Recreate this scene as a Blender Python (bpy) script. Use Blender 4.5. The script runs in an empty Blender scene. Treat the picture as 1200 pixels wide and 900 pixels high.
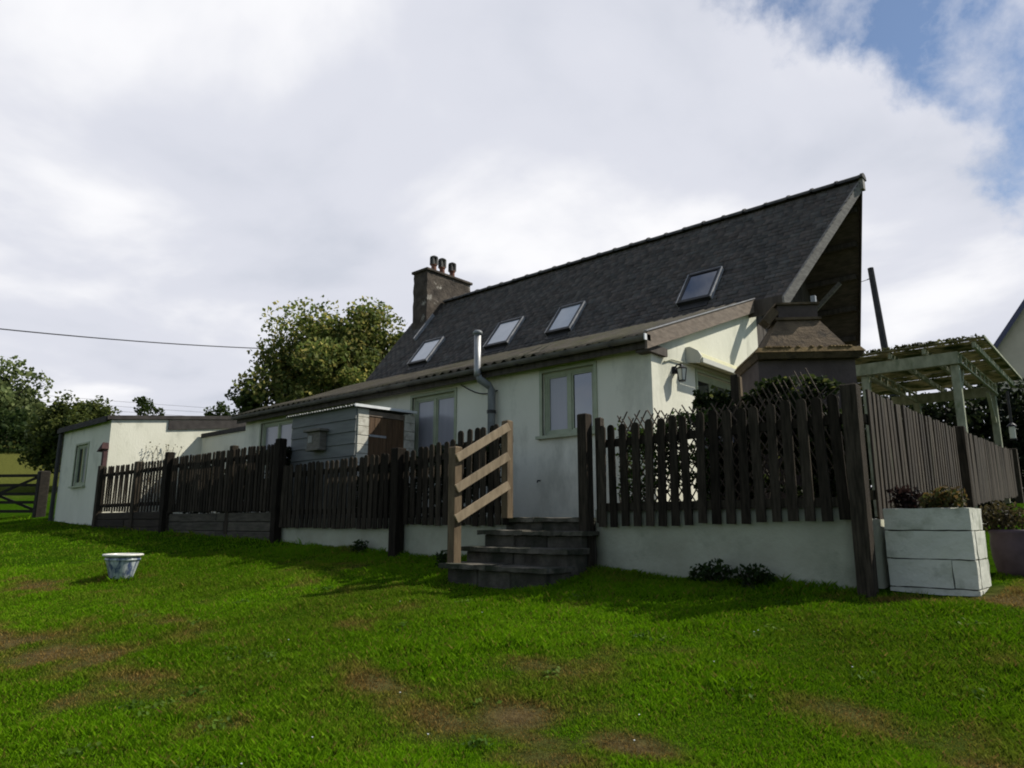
import bpy, math, random
import numpy as np
from mathutils import Vector, Matrix

SC = bpy.context.scene
COL = SC.collection
random.seed(7)
RNG = np.random.default_rng(11)
R = math.radians

# ------------------------------------------------------------------ camera
cam_d = bpy.data.cameras.new('camera')
cam = bpy.data.objects.new('camera', cam_d)
COL.objects.link(cam)
PITCH = math.atan(163 / 825.0)
YAW = R(41.6)                       # heading, turned from +Y towards -X
cam_d.sensor_width = 36.0
cam_d.lens = 36.0 * 825.0 / 1200.0
cam_d.clip_start = 0.05
cam_d.clip_end = 2000.0
cam.location = (0, 0, 0)
cam.rotation_euler = (math.pi / 2 + PITCH, 0, YAW)
SC.camera = cam

# ------------------------------------------------------------------ light
SUN = Vector((0.52, 0.68, 0.88)).normalized()      # direction towards the sun
SUN_EL = math.asin(SUN.z)
SUN_AZ = math.atan2(SUN.x, SUN.y)                 # from +Y towards +X
sun_d = bpy.data.lights.new('sun', 'SUN')
sun_d.energy = 4.8
sun_d.angle = R(0.6)
sun_d.color = (1.0, 0.95, 0.86)
sun = bpy.data.objects.new('sun', sun_d)
sun.rotation_euler = SUN.to_track_quat('Z', 'Y').to_euler()
sun.location = (20, 30, 40)
COL.objects.link(sun)

world = bpy.data.worlds.new('World')
SC.world = world
world.use_nodes = True
wn, wl = world.node_tree.nodes, world.node_tree.links
wn.clear()


def wnode(t, **kw):
    n = wn.new(t)
    for k, v in kw.items():
        setattr(n, k, v)
    return n


def wmath(op, a, b=None, c=None, clamp=False):
    n = wnode('ShaderNodeMath', operation=op, use_clamp=clamp)
    for i, v in enumerate((a, b, c)):
        if v is None:
            continue
        if isinstance(v, (int, float)):
            n.inputs[i].default_value = v
        else:
            wl.new(v, n.inputs[i])
    return n.outputs[0]


def wramp(fac, stops, interp='LINEAR'):
    n = wnode('ShaderNodeValToRGB')
    cr = n.color_ramp
    cr.interpolation = interp
    while len(cr.elements) < len(stops):
        cr.elements.new(0.5)
    for e, (p, c) in zip(cr.elements, stops):
        e.position = p
        e.color = c if len(c) == 4 else (*c, 1)
    wl.new(fac, n.inputs[0])
    return n.outputs[0]


sky = wnode('ShaderNodeTexSky', sky_type='NISHITA', sun_disc=False)
sky.sun_elevation = SUN_EL
sky.sun_rotation = SUN_AZ
sky.air_density = 1.0
sky.dust_density = 0.2
sky.ozone_density = 3.0
tc = wnode('ShaderNodeTexCoord')
sep = wnode('ShaderNodeSeparateXYZ')
wl.new(tc.outputs['Generated'], sep.inputs[0])
# clouds: a flat layer, seen in perspective
den = wmath('ADD', wmath('ABSOLUTE', sep.outputs[2]), 0.22)
cx = wmath('DIVIDE', sep.outputs[0], den)
cy = wmath('DIVIDE', sep.outputs[1], den)
cmb = wnode('ShaderNodeCombineXYZ')
wl.new(cx, cmb.inputs[0])
wl.new(cy, cmb.inputs[1])


def wnoise(vec, scale, detail, rough, dist=0.0, off=(0, 0, 0)):
    mp = wnode('ShaderNodeMapping')
    mp.inputs['Location'].default_value = off
    wl.new(vec, mp.inputs[0])
    n = wnode('ShaderNodeTexNoise')
    n.inputs['Scale'].default_value = scale
    n.inputs['Detail'].default_value = detail
    n.inputs['Roughness'].default_value = rough
    n.inputs['Distortion'].default_value = dist
    wl.new(mp.outputs[0], n.inputs['Vector'])
    return n.outputs['Fac']


n_big = wnoise(cmb.outputs[0], 0.9, 5, 0.55, 0.3, (3.1, 1.7, 0))
n_fine = wnoise(cmb.outputs[0], 2.6, 9, 0.62, 0.7, (0.4, 5.2, 0))
n_soft = wnoise(cmb.outputs[0], 1.5, 6, 0.5, 0.2, (7.3, 2.2, 0))
# edge of the cloud bank: a great circle; to its upper right the cover breaks up
BANK_N = (0.77, -0.21, 0.61)
dotn = wnode('ShaderNodeVectorMath', operation='DOT_PRODUCT')
wl.new(tc.outputs['Generated'], dotn.inputs[0])
dotn.inputs[1].default_value = BANK_N
n_dir = wnoise(tc.outputs['Generated'], 5.5, 10, 0.60, 0.08, (2.1, 0.6, 4.4))
n_wisp = wnoise(tc.outputs['Generated'], 9.0, 9, 0.62, 0.15, (6.1, 3.6, 1.4))
edge = wmath('ADD', dotn.outputs['Value'], wmath('MULTIPLY', wmath('SUBTRACT', n_dir, 0.5), 0.34))
gap = wramp(wmath('MULTIPLY_ADD', edge, 5.5, 0.50, clamp=True),
            [(0.28, (0, 0, 0)), (0.62, (1, 1, 1))], 'EASE')
wisps = wramp(n_wisp, [(0.43, (0.96, 0.96, 0.96)), (0.66, (0.36, 0.36, 0.36))])
# away from the sun, behind the viewer, the cover opens to blue sky with scattered cloud
dotb = wnode('ShaderNodeVectorMath', operation='DOT_PRODUCT')
wl.new(tc.outputs['Generated'], dotb.inputs[0])
dotb.inputs[1].default_value = (0.35, -0.85, 0.40)
eb = wmath('ADD', dotb.outputs['Value'], wmath('MULTIPLY', wmath('SUBTRACT', n_big, 0.5), 0.9))
gap_b = wmath('MULTIPLY', wramp(wmath('MULTIPLY_ADD', eb, 1.2, 0.3, clamp=True), [(0.25, (0, 0, 0)), (0.62, (0.55, 0.55, 0.55))], 'EASE'), wisps)
thin = wramp(n_big, [(0.60, (0, 0, 0)), (0.80, (0.25, 0.25, 0.25))], 'EASE')
clear = wmath('MAXIMUM', wmath('MAXIMUM', wmath('MULTIPLY', gap, wisps), gap_b), thin)
cover = wmath('SUBTRACT', 1.0, clear, clamp=True)
cloud_col = wramp(n_soft, [(0.30, (0.50, 0.525, 0.595)), (0.48, (0.595, 0.61, 0.675)),
                           (0.66, (0.80, 0.80, 0.82))], 'EASE')
bg_sky = wnode('ShaderNodeBackground')
bg_sky.inputs[1].default_value = 0.085
wl.new(sky.outputs[0], bg_sky.inputs[0])
bg_cl = wnode('ShaderNodeBackground')
bg_cl.inputs[1].default_value = 1.0
wl.new(cloud_col, bg_cl.inputs[0])
mixw = wnode('ShaderNodeMixShader')
wl.new(cover, mixw.inputs[0])
wl.new(bg_sky.outputs[0], mixw.inputs[1])
wl.new(bg_cl.outputs[0], mixw.inputs[2])
outw = wnode('ShaderNodeOutputWorld')
wl.new(mixw.outputs[0], outw.inputs[0])

SC.view_settings.view_transform = 'Standard'
SC.view_settings.look = 'None'
SC.view_settings.exposure = 0.30
SC.view_settings.gamma = 1.0
SC.view_settings.use_curve_mapping = False
SC.render.engine = 'CYCLES'
SC.cycles.max_bounces = 6
SC.cycles.transparent_max_bounces = 8
SC.cycles.caustics_reflective = False
SC.cycles.caustics_refractive = False
SC.render.filter_size = 1.9
SC.cycles.filter_width = 1.9

# ------------------------------------------------------------------ materials
MATS = {}


def material(name, c1, c2=None, scale=3.0, rough=0.85, bump=0.2, bscale=40.0, stretch=(1, 1, 1),
             spec=0.25, metallic=0.0, rand=0.0, lo=0.35, hi=0.65, c3=None, c3scale=1.2, c3lo=0.58, c3hi=0.72,
             attr=None, translucent=0.0, coat=0.0, bdist=0.01, detail=6, space='world'):
    m = bpy.data.materials.new(name)
    m.use_nodes = True
    nt = m.node_tree
    n, l = nt.nodes, nt.links
    b = n['Principled BSDF']
    b.inputs['Roughness'].default_value = rough
    b.inputs['Specular IOR Level'].default_value = spec
    b.inputs['Metallic'].default_value = metallic
    b.inputs['Coat Weight'].default_value = coat
    if space == 'world':
        g = n.new('ShaderNodeNewGeometry')
        vec = g.outputs['Position']
    else:
        g = n.new('ShaderNodeTexCoord')
        vec = g.outputs['Object']
    mp = n.new('ShaderNodeMapping')
    mp.inputs['Scale'].default_value = stretch
    l.new(vec, mp.inputs[0])
    oi = n.new('ShaderNodeObjectInfo')
    if rand:
        mm = n.new('ShaderNodeMath')
        mm.operation = 'MULTIPLY'
        mm.inputs[1].default_value = 50.0
        l.new(oi.outputs['Random'], mm.inputs[0])
        cb = n.new('ShaderNodeCombineXYZ')
        for i in range(3):
            l.new(mm.outputs[0], cb.inputs[i])
        l.new(cb.outputs[0], mp.inputs['Location'])

    def noise(sc, det=6, ro=0.6):
        t = n.new('ShaderNodeTexNoise')
        t.inputs['Scale'].default_value = sc
        t.inputs['Detail'].default_value = det
        t.inputs['Roughness'].default_value = ro
        l.new(mp.outputs[0], t.inputs['Vector'])
        return t.outputs['Fac']

    def ramp(fac, a, bb, ca, cb_):
        r = n.new('ShaderNodeValToRGB')
        r.color_ramp.elements[0].position = a
        r.color_ramp.elements[1].position = bb
        r.color_ramp.elements[0].color = (*ca, 1)
        r.color_ramp.elements[1].color = (*cb_, 1)
        l.new(fac, r.inputs[0])
        return r.outputs[0]

    col = None
    if attr:
        at = n.new('ShaderNodeAttribute')
        at.attribute_name = attr
        col = at.outputs['Color']
        if c2 is not None:
            r = ramp(noise(scale, detail), lo, hi, c1, c2)
            mx = n.new('ShaderNodeMix')
            mx.data_type = 'RGBA'
            mx.blend_type = 'MULTIPLY'
            mx.inputs[0].default_value = 1.0
            l.new(col, mx.inputs[6])
            l.new(r, mx.inputs[7])
            col = mx.outputs[2]
    elif c2 is not None:
        col = ramp(noise(scale, detail), lo, hi, c1, c2)
    if c3 is not None:
        f = ramp(noise(c3scale, 8, 0.65), c3lo, c3hi, (0, 0, 0), (1, 1, 1))
        mx = n.new('ShaderNodeMix')
        mx.data_type = 'RGBA'
        l.new(f, mx.inputs[0])
        if col is None:
            mx.inputs[6].default_value = (*c1, 1)
        else:
            l.new(col, mx.inputs[6])
        mx.inputs[7].default_value = (*c3, 1)
        col = mx.outputs[2]
    if rand:
        hs = n.new('ShaderNodeHueSaturation')
        mr = n.new('ShaderNodeMapRange')
        mr.inputs['To Min'].default_value = 1 - rand
        mr.inputs['To Max'].default_value = 1 + rand
        l.new(oi.outputs['Random'], mr.inputs[0])
        l.new(mr.outputs[0], hs.inputs['Value'])
        if col is None:
            hs.inputs['Color'].default_value = (*c1, 1)
        else:
            l.new(col, hs.inputs['Color'])
        col = hs.outputs[0]
    if col is None:
        b.inputs['Base Color'].default_value = (*c1, 1)
    else:
        l.new(col, b.inputs['Base Color'])
    if bump:
        bp = n.new('ShaderNodeBump')
        bp.inputs['Strength'].default_value = bump
        bp.inputs['Distance'].default_value = bdist
        l.new(noise(bscale, 5, 0.65), bp.inputs['Height'])
        l.new(bp.outputs[0], b.inputs['Normal'])
    if translucent:
        tr = n.new('ShaderNodeBsdfTranslucent')
        ms = n.new('ShaderNodeMixShader')
        ms.inputs[0].default_value = translucent
        if col is None:
            tr.inputs[0].default_value = (*c1, 1)
        else:
            l.new(col, tr.inputs[0])
        l.new(b.outputs[0], ms.inputs[1])
        l.new(tr.outputs[0], ms.inputs[2])
        l.new(ms.outputs[0], n['Material Output'].inputs[0])
    MATS[name] = m
    return m


material('render_white', (0.615, 0.605, 0.485), (0.685, 0.67, 0.55), 1.3, 0.9, 0.4, 28, c3=(0.36, 0.36, 0.28), c3scale=1.6, c3lo=0.52, c3hi=0.76, bdist=0.014, stretch=(1, 1, .45))
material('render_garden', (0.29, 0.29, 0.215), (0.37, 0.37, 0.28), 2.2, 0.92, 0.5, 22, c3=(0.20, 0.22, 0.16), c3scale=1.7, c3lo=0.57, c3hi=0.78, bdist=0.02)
material('frame_green', (0.29, 0.32, 0.215), (0.36, 0.39, 0.27), 6, 0.55, 0.1, 60)
material('glass_dark', (0.016, 0.018, 0.026), rough=0.03, bump=0.0, spec=1.0, coat=0.6)
MATS['glass_dark'].node_tree.nodes['Principled BSDF'].inputs['IOR'].default_value = 1.75
material('curtain', (0.27, 0.265, 0.29), (0.30, 0.295, 0.32), 2, 0.30, 0.03, 10, stretch=(4, 4, 0.3), spec=0.5, coat=0.5)
material('bright_sky_pane', (0.36, 0.39, 0.42), (0.44, 0.47, 0.50), 2, 0.18, 0.03, 10, spec=0.6, coat=0.8)  # pale pane colour stands in for bright sky reflected in three skylights
material('slate', (0.070, 0.065, 0.061), (0.122, 0.113, 0.105), 5.0, 0.8, 0.5, 55, c3=(0.11, 0.105, 0.09), c3scale=11, c3lo=0.66, c3hi=0.80, attr='col', spec=0.2)
material('soffit_wood', (0.060, 0.049, 0.039), (0.11, 0.092, 0.074), 6, 0.9, 0.4, 30, stretch=(1, 4, 4))
material('underlay', (0.02, 0.02, 0.02), bump=0)
material('mossy_sheet', (0.028, 0.024, 0.018), (0.066, 0.056, 0.040), 3, 0.9, 0.8, 30, c3=(0.042, 0.040, 0.016), c3scale=2.2, c3lo=0.46, c3hi=0.62, bdist=0.02, stretch=(1, 0.5, 1))
material('ridge_clay', (0.045, 0.045, 0.045), (0.10, 0.095, 0.085), 8, 0.85, 0.4, 50, rand=0.25)
material('dark_board', (0.045, 0.038, 0.031), (0.085, 0.072, 0.060), 6, 0.9, 0.4, 30, stretch=(3, 3, 0.3), rand=0.25)
material('barge_wood', (0.115, 0.090, 0.068), (0.20, 0.160, 0.122), 5, 0.85, 0.4, 25, stretch=(4, 1, 4), c3=(0.10, 0.09, 0.075), c3scale=3)
material('barge_grey', (0.13, 0.12, 0.105), (0.23, 0.215, 0.19), 5, 0.85, 0.4, 25, stretch=(4, 1, 4))
material('gutter', (0.085, 0.078, 0.066), (0.15, 0.14, 0.12), 4, 0.7, 0.2, 40, c3=(0.07, 0.07, 0.05), c3scale=3)
material('chimney_render', (0.036, 0.029, 0.023), (0.092, 0.075, 0.058), 3, 0.95, 0.9, 16, c3=(0.42, 0.39, 0.33), c3scale=2.6, c3lo=0.60, c3hi=0.70, bdist=0.03)
material('terracotta', (0.12, 0.05, 0.032), (0.22, 0.10, 0.065), 6, 0.85, 0.3, 40, c3=(0.06, 0.05, 0.045), c3scale=4, c3lo=0.5, c3hi=0.62)
material('lead', (0.20, 0.20, 0.205), (0.31, 0.315, 0.32), 6, 0.5, 0.1, 40)
material('steel', (0.26, 0.26, 0.255), (0.36, 0.36, 0.355), 8, 0.5, 0.05, 60, metallic=0.6)
material('pipe_grey', (0.16, 0.17, 0.17), (0.22, 0.23, 0.23), 6, 0.5, 0.1, 40)
material('pipe_dark', (0.022, 0.021, 0.020), (0.038, 0.036, 0.034), 6, 0.5, 0.1, 40)
material('black_metal', (0.012, 0.012, 0.013), rough=0.45, bump=0.05)
material('lamp_glass', (0.55, 0.56, 0.50), rough=0.15, bump=0, spec=0.6)
material('picket_wood', (0.016, 0.0132, 0.0095), (0.046, 0.037, 0.027), 9, 0.95, 0.5, 60, spec=0.08, stretch=(5, 5, 0.5), rand=0.5)
material('side_wood', (0.024, 0.0185, 0.012), (0.060, 0.047, 0.032), 8, 0.9, 0.5, 60, stretch=(5, 5, 0.5), rand=0.3, c3=(0.04, 0.05, 0.02), c3scale=2.5)
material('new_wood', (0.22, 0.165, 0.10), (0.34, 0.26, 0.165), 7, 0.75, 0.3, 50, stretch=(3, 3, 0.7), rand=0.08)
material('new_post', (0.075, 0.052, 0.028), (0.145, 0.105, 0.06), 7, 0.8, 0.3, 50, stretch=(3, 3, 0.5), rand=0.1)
material('sleeper', (0.042, 0.036, 0.026), (0.092, 0.080, 0.060), 5, 0.92, 0.6, 30, stretch=(0.6, 4, 4), rand=0.2, c3=(0.05, 0.06, 0.03), c3scale=3)
material('sleeper_dark', (0.020, 0.015, 0.010), (0.042, 0.032, 0.022), 5, 0.92, 0.6, 30, stretch=(0.6, 4, 4), rand=0.2)
material('step_stone', (0.034, 0.030, 0.023), (0.105, 0.094, 0.074), 3.5, 0.95, 0.9, 24, rand=0.12, c3=(0.028, 0.03, 0.02), c3scale=2.4, c3lo=0.46, c3hi=0.62, bdist=0.02)
material('slab_stone', (0.055, 0.049, 0.038), (0.15, 0.135, 0.105), 4.5, 0.95, 0.9, 24, rand=0.15, c3=(0.03, 0.034, 0.02), c3scale=3.0, c3lo=0.45, c3hi=0.6, bdist=0.02)
material('shed_grey', (0.115, 0.120, 0.112), (0.155, 0.160, 0.150), 4, 0.8, 0.2, 40, stretch=(0.5, 4, 4), rand=0.07)
material('shed_cream', (0.42, 0.40, 0.33), (0.55, 0.53, 0.45), 8, 0.85, 0.4, 40, rand=0.06, c3=(0.26, 0.24, 0.19), c3scale=7, c3lo=0.52, c3hi=0.66)
material('door_brown', (0.060, 0.034, 0.016), (0.12, 0.07, 0.035), 6, 0.7, 0.3, 30, stretch=(4, 4, 0.4), rand=0.18)
material('box_wood', (0.10, 0.09, 0.075), (0.17, 0.155, 0.13), 8, 0.9, 0.4, 40, stretch=(1, 1, 3))
material('sheet_metal', (0.17, 0.17, 0.155), (0.28, 0.28, 0.26), 6, 0.5, 0.2, 40, c3=(0.14, 0.13, 0.10), c3scale=3)
material('white_trim', (0.62, 0.63, 0.62), (0.70, 0.71, 0.69), 6, 0.5, 0.1, 40)
material('felt', (0.032, 0.028, 0.026), (0.058, 0.052, 0.047), 5, 0.9, 0.5, 50)
material('block_paint', (0.52, 0.515, 0.43), (0.62, 0.61, 0.515), 3, 0.9, 0.5, 35, rand=0.04, c3=(0.22, 0.23, 0.16), c3scale=3.0, c3lo=0.50, c3hi=0.74, bdist=0.015)
material('mortar', (0.10, 0.10, 0.085), bump=0.2)
material('purple_glaze', (0.055, 0.038, 0.045), (0.095, 0.066, 0.08), 5, 0.6, 0.15, 40)
material('pergola_paint', (0.185, 0.20, 0.13), (0.31, 0.325, 0.23), 5, 0.85, 0.4, 40, stretch=(2, 2, 1), c3=(0.12, 0.15, 0.07), c3scale=3)
material('reed', (0.20, 0.19, 0.11), (0.34, 0.32, 0.20), 6, 0.95, 0.6, 30, c3=(0.06, 0.08, 0.025), c3scale=2.2, c3lo=0.45, c3hi=0.6, translucent=0.5)
material('stove_body', (0.060, 0.046, 0.041), (0.105, 0.082, 0.073), 3, 0.95, 0.6, 24, c3=(0.06, 0.05, 0.045), c3scale=2.5)
material('stove_stone', (0.062, 0.044, 0.027), (0.150, 0.108, 0.065), 4, 0.95, 0.8, 22, c3=(0.022, 0.020, 0.016), c3scale=3, c3lo=0.5, c3hi=0.66, bdist=0.02)
material('lichen_lip', (0.085, 0.055, 0.02), (0.155, 0.105, 0.04), 10, 0.95, 0.9, 26, c3=(0.05, 0.04, 0.02), c3scale=6)
material('willow', (0.05, 0.036, 0.024), (0.10, 0.075, 0.052), 8, 0.85, 0.2, 40, rand=0.3)
material('glaze_pot', (0.36, 0.40, 0.40), (0.52, 0.55, 0.53), 7, 0.3, 0.1, 20, c3=(0.06, 0.085, 0.16), c3scale=8, c3lo=0.45, c3hi=0.58, spec=0.6, stretch=(1.6, 1.6, 0.5))
material('cream_rim', (0.60, 0.58, 0.50), (0.70, 0.68, 0.6), 7, 0.35, 0.05, 20, spec=0.5)
material('patio_slab', (0.18, 0.17, 0.15), (0.27, 0.26, 0.23), 4, 0.95, 0.4, 40, rand=0.1)
material('awning_cloth', (0.42, 0.40, 0.24), (0.50, 0.48, 0.30), 6, 0.8, 0.15, 40)
material('awning_case', (0.55, 0.54, 0.46), rough=0.5, bump=0.05)
material('soil', (0.045, 0.032, 0.02), (0.09, 0.065, 0.04), 8, 0.95, 0.8, 40)
material('lawn_ground', (0.55, 0.55, 0.55), (1.25, 1.25, 1.25), 14, 1.0, 1.0, 60, attr='col', detail=8, bdist=0.03, spec=0.0)
material('grass_blade', (1, 1, 1), attr='col', rough=0.75, bump=0, spec=0.06, translucent=0.40)
material('leaf', (1, 1, 1), attr='col', rough=0.6, bump=0, spec=0.15, translucent=0.45)
material('bark', (0.05, 0.042, 0.032), (0.11, 0.095, 0.075), 6, 0.95, 0.9, 20, stretch=(2, 2, 0.5))
material('pole_wood', (0.028, 0.027, 0.03), (0.05, 0.048, 0.05), 6, 0.9, 0.3, 30)
material('cable', (0.03, 0.03, 0.032), bump=0)
material('cream_render', (0.50, 0.44, 0.34), (0.58, 0.51, 0.40), 2, 0.9, 0.2, 30)
material('fascia_blue', (0.07, 0.07, 0.12), rough=0.5, bump=0)
material('gate_wood', (0.012, 0.010, 0.007), (0.030, 0.025, 0.018), 6, 0.9, 0.4, 40, stretch=(1, 1, 3), rand=0.2)
material('brick_red', (0.055, 0.030, 0.030), (0.085, 0.045, 0.042), 6, 0.9, 0.3, 40)
material('conduit', (0.40, 0.40, 0.30), bump=0)


# ------------------------------------------------------------------ mesh helpers
ROOT = {}


def V(*a):
    return Vector(a)


class MB:
    def __init__(s):
        s.v, s.f = [], []

    def add(s, vs, fs):
        o = len(s.v)
        s.v += [tuple(p) for p in vs]
        s.f += [tuple(i + o for i in f) for f in fs]
        return s

    def hexa(s, p):           # 8 corners: 4 bottom (ccw), 4 top (ccw)
        return s.add(p, [(3, 2, 1, 0), (4, 5, 6, 7), (0, 1, 5, 4), (1, 2, 6, 5), (2, 3, 7, 6), (3, 0, 4, 7)])

    def box(s, x0, x1, y0, y1, z0, z1):
        return s.hexa([(x0, y0, z0), (x1, y0, z0), (x1, y1, z0), (x0, y1, z0),
                       (x0, y0, z1), (x1, y0, z1), (x1, y1, z1), (x0, y1, z1)])

    def bevel_box(s, x0, x1, y0, y1, z0, z1, b=0.01):
        xs, ys, zs = (x0, x1), (y0, y1), (z0, z1)
        idx, vs = {}, []
        for i in (0, 1):
            for j in (0, 1):
                for k in (0, 1):
                    sx, sy, sz = (b if i == 0 else -b), (b if j == 0 else -b), (b if k == 0 else -b)
                    for a in range(3):
                        p = [xs[i] + sx, ys[j] + sy, zs[k] + sz]
                        p[a] = (xs[i], ys[j], zs[k])[a]
                        idx[(i, j, k, a)] = len(vs)
                        vs.append(p)
        fs = []
        for a in range(3):
            u, w = [(1, 2), (2, 0), (0, 1)][a]
            for e in (0, 1):
                loop = []
                for (p, q) in ((0, 0), (1, 0), (1, 1), (0, 1)):
                    c = [0, 0, 0]
                    c[a], c[u], c[w] = e, p, q
                    loop.append(idx[(*c, a)])
                fs.append(loop if e else loop[::-1])
        for a in range(3):          # edge faces along axis a
            u, w = [(1, 2), (2, 0), (0, 1)][a]
            for p in (0, 1):
                for q in (0, 1):
                    c0, c1 = [0, 0, 0], [0, 0, 0]
                    c0[a], c1[a] = 0, 1
                    c0[u] = c1[u] = p
                    c0[w] = c1[w] = q
                    loop = [idx[(*c0, u)], idx[(*c1, u)], idx[(*c1, w)], idx[(*c0, w)]]
                    fs.append(loop if (p != q) else loop[::-1])
        for i in (0, 1):
            for j in (0, 1):
                for k in (0, 1):
                    loop = [idx[(i, j, k, 0)], idx[(i, j, k, 1)], idx[(i, j, k, 2)]]
                    fs.append(loop if (i + j + k) % 2 else loop[::-1])
        return s.add(vs, fs)

    def beam(s, p, q, w, h, up=(0, 0, 1)):       # w sideways, h along up
        p, q = Vector(p), Vector(q)
        d = (q - p).normalized()
        side = d.cross(Vector(up)).normalized()
        u = side.cross(d).normalized()
        a, b = side * (w / 2), u * (h / 2)
        return s.hexa([p - a - b, p + a - b, q + a - b, q - a - b, p - a + b, p + a + b, q + a + b, q - a + b])

    def prism(s, poly, off):                      # polygon (3D points) swept by off
        n = len(poly)
        off = Vector(off)
        a = [Vector(p) for p in poly]
        b = [p + off for p in a]
        fs = [tuple(range(n))[::-1], tuple(range(n, 2 * n))]
        fs += [(i, (i + 1) % n, (i + 1) % n + n, i + n) for i in range(n)]
        return s.add(a + b, fs)

    def tube(s, pts, r, seg=8, cap=True):
        pts = [Vector(p) for p in pts]
        rs = r if isinstance(r, (list, tuple)) else [r] * len(pts)
        o = len(s.v)
        for i, p in enumerate(pts):
            d = (pts[min(i + 1, len(pts) - 1)] - pts[max(i - 1, 0)]).normalized()
            ref = Vector((0, 0, 1)) if abs(d.z) < 0.9 else Vector((1, 0, 0))
            a = d.cross(ref).normalized()
            b = a.cross(d).normalized()
            for k in range(seg):
                t = 2 * math.pi * k / seg
                s.v.append(tuple(p + (a * math.cos(t) + b * math.sin(t)) * rs[i]))
        for i in range(len(pts) - 1):
            for k in range(seg):
                k2 = (k + 1) % seg
                s.f.append((o + i * seg + k, o + i * seg + k2, o + (i + 1) * seg + k2, o + (i + 1) * seg + k))
        if cap:
            s.f.append(tuple(o + k for k in range(seg))[::-1])
            e = o + (len(pts) - 1) * seg
            s.f.append(tuple(e + k for k in range(seg)))
        return s

    def lathe(s, c, prof, seg=24):
        o = len(s.v)
        for (r, z) in prof:
            for k in range(seg):
                t = 2 * math.pi * k / seg
                s.v.append((c[0] + r * math.cos(t), c[1] + r * math.sin(t), c[2] + z))
        for i in range(len(prof) - 1):
            for k in range(seg):
                k2 = (k + 1) % seg
                s.f.append((o + i * seg + k, o + i * seg + k2, o + (i + 1) * seg + k2, o + (i + 1) * seg + k))
        return s

    def mesh(s, name, mat, off=(0, 0, 0), smooth=False):
        me = bpy.data.meshes.new(name)
        ox, oy, oz = off
        me.from_pydata([(x - ox, y - oy, z - oz) for x, y, z in s.v], [], s.f)
        me.materials.append(MATS[mat])
        if smooth:
            me.shade_smooth()
        me.update()
        return me

    def build(s, name, mat, parent=None, smooth=False):
        off = ROOT.get(parent.name, (0, 0, 0)) if parent else (0, 0, 0)
        o = bpy.data.objects.new(name, s.mesh(name, mat, off, smooth))
        COL.objects.link(o)
        if parent:
            o.parent = parent
            ROOT[o.name] = off
        return o


def thing(name, loc, label, cat, group=None):
    o = bpy.data.objects.new(name, None)
    o.empty_display_size = 0.2
    COL.objects.link(o)
    o.location = loc
    ROOT[o.name] = tuple(loc)
    return tag(o, label, cat, group)


def tag(o, label=None, cat=None, group=None, kind=None):
    for k, v in (('label', label), ('category', cat), ('group', group), ('kind', kind)):
        if v:
            o[k] = v
    return o


def place(name, me, parent, loc, rot=(0, 0, 0), scale=(1, 1, 1)):
    """copy of a part that shares mesh data; loc in world coordinates"""
    o = bpy.data.objects.new(name, me)
    COL.objects.link(o)
    off = ROOT[parent.name]
    o.parent = parent
    o.location = (loc[0] - off[0], loc[1] - off[1], loc[2] - off[2])
    o.rotation_euler = rot
    o.scale = scale
    ROOT[o.name] = tuple(loc)
    return o


# smooth value noise in numpy
_NG = np.random.default_rng(5).random((256, 256))


def vnoise(x, y, sc):
    x = np.asarray(x, float) * sc + 1000.3
    y = np.asarray(y, float) * sc + 1000.7
    xi, yi = np.floor(x).astype(int), np.floor(y).astype(int)
    fx, fy = x - xi, y - yi
    fx, fy = fx * fx * (3 - 2 * fx), fy * fy * (3 - 2 * fy)
    g = lambda a, b: _NG[a % 256, b % 256]
    return (g(xi, yi) * (1 - fx) + g(xi + 1, yi) * fx) * (1 - fy) + (g(xi, yi + 1) * (1 - fx) + g(xi + 1, yi + 1) * fx) * fy


def fbm(x, y, sc, oct=4):
    t, a, s = 0, 0.5, 0
    for i in range(oct):
        t = t + a * vnoise(x, y, sc * 2 ** i)
        s += a
        a *= 0.5
    return t / s


# ------------------------------------------------------------------ terrain
BX = [-400, -90, -60, -40, -30, -23.4, -19.5, -15, -11, -9, -7.3, -4.5, -1.8, 2, 8, 60, 400]
BZ = [16, 11, 5.0, 1.2, 0.30, 0.05, -0.10, -0.20, -0.31, -0.40, -0.46, -0.50, -0.58, -0.62, -0.6, -0.4, 0]


def ground(X, Y):
    X, Y = np.asarray(X, float), np.asarray(Y, float)
    b = np.interp(X, BX, BZ)
    dy = Y - 6.5
    s = np.where(dy < 0, 0.14 * np.maximum(dy, -9), np.interp(dy, [0, 10, 30, 400], [0, 0.95, 1.6, 1.6]))
    z = b + s + (vnoise(X, Y, 0.55) - 0.5) * 0.10 * np.clip((6.4 - Y) / 1.5, 0, 1) + (vnoise(X, Y, 1.7) - 0.5) * 0.035
    z = z - 0.085 * np.exp(-(((X + 5.2) / 1.0) ** 2 + ((Y - 5.45) / .5) ** 2))
    yard = (X > -23.3) & (X < -1.95) & (Y > 6.68)
    z = np.where(yard, -0.62, z)
    return z


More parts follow.
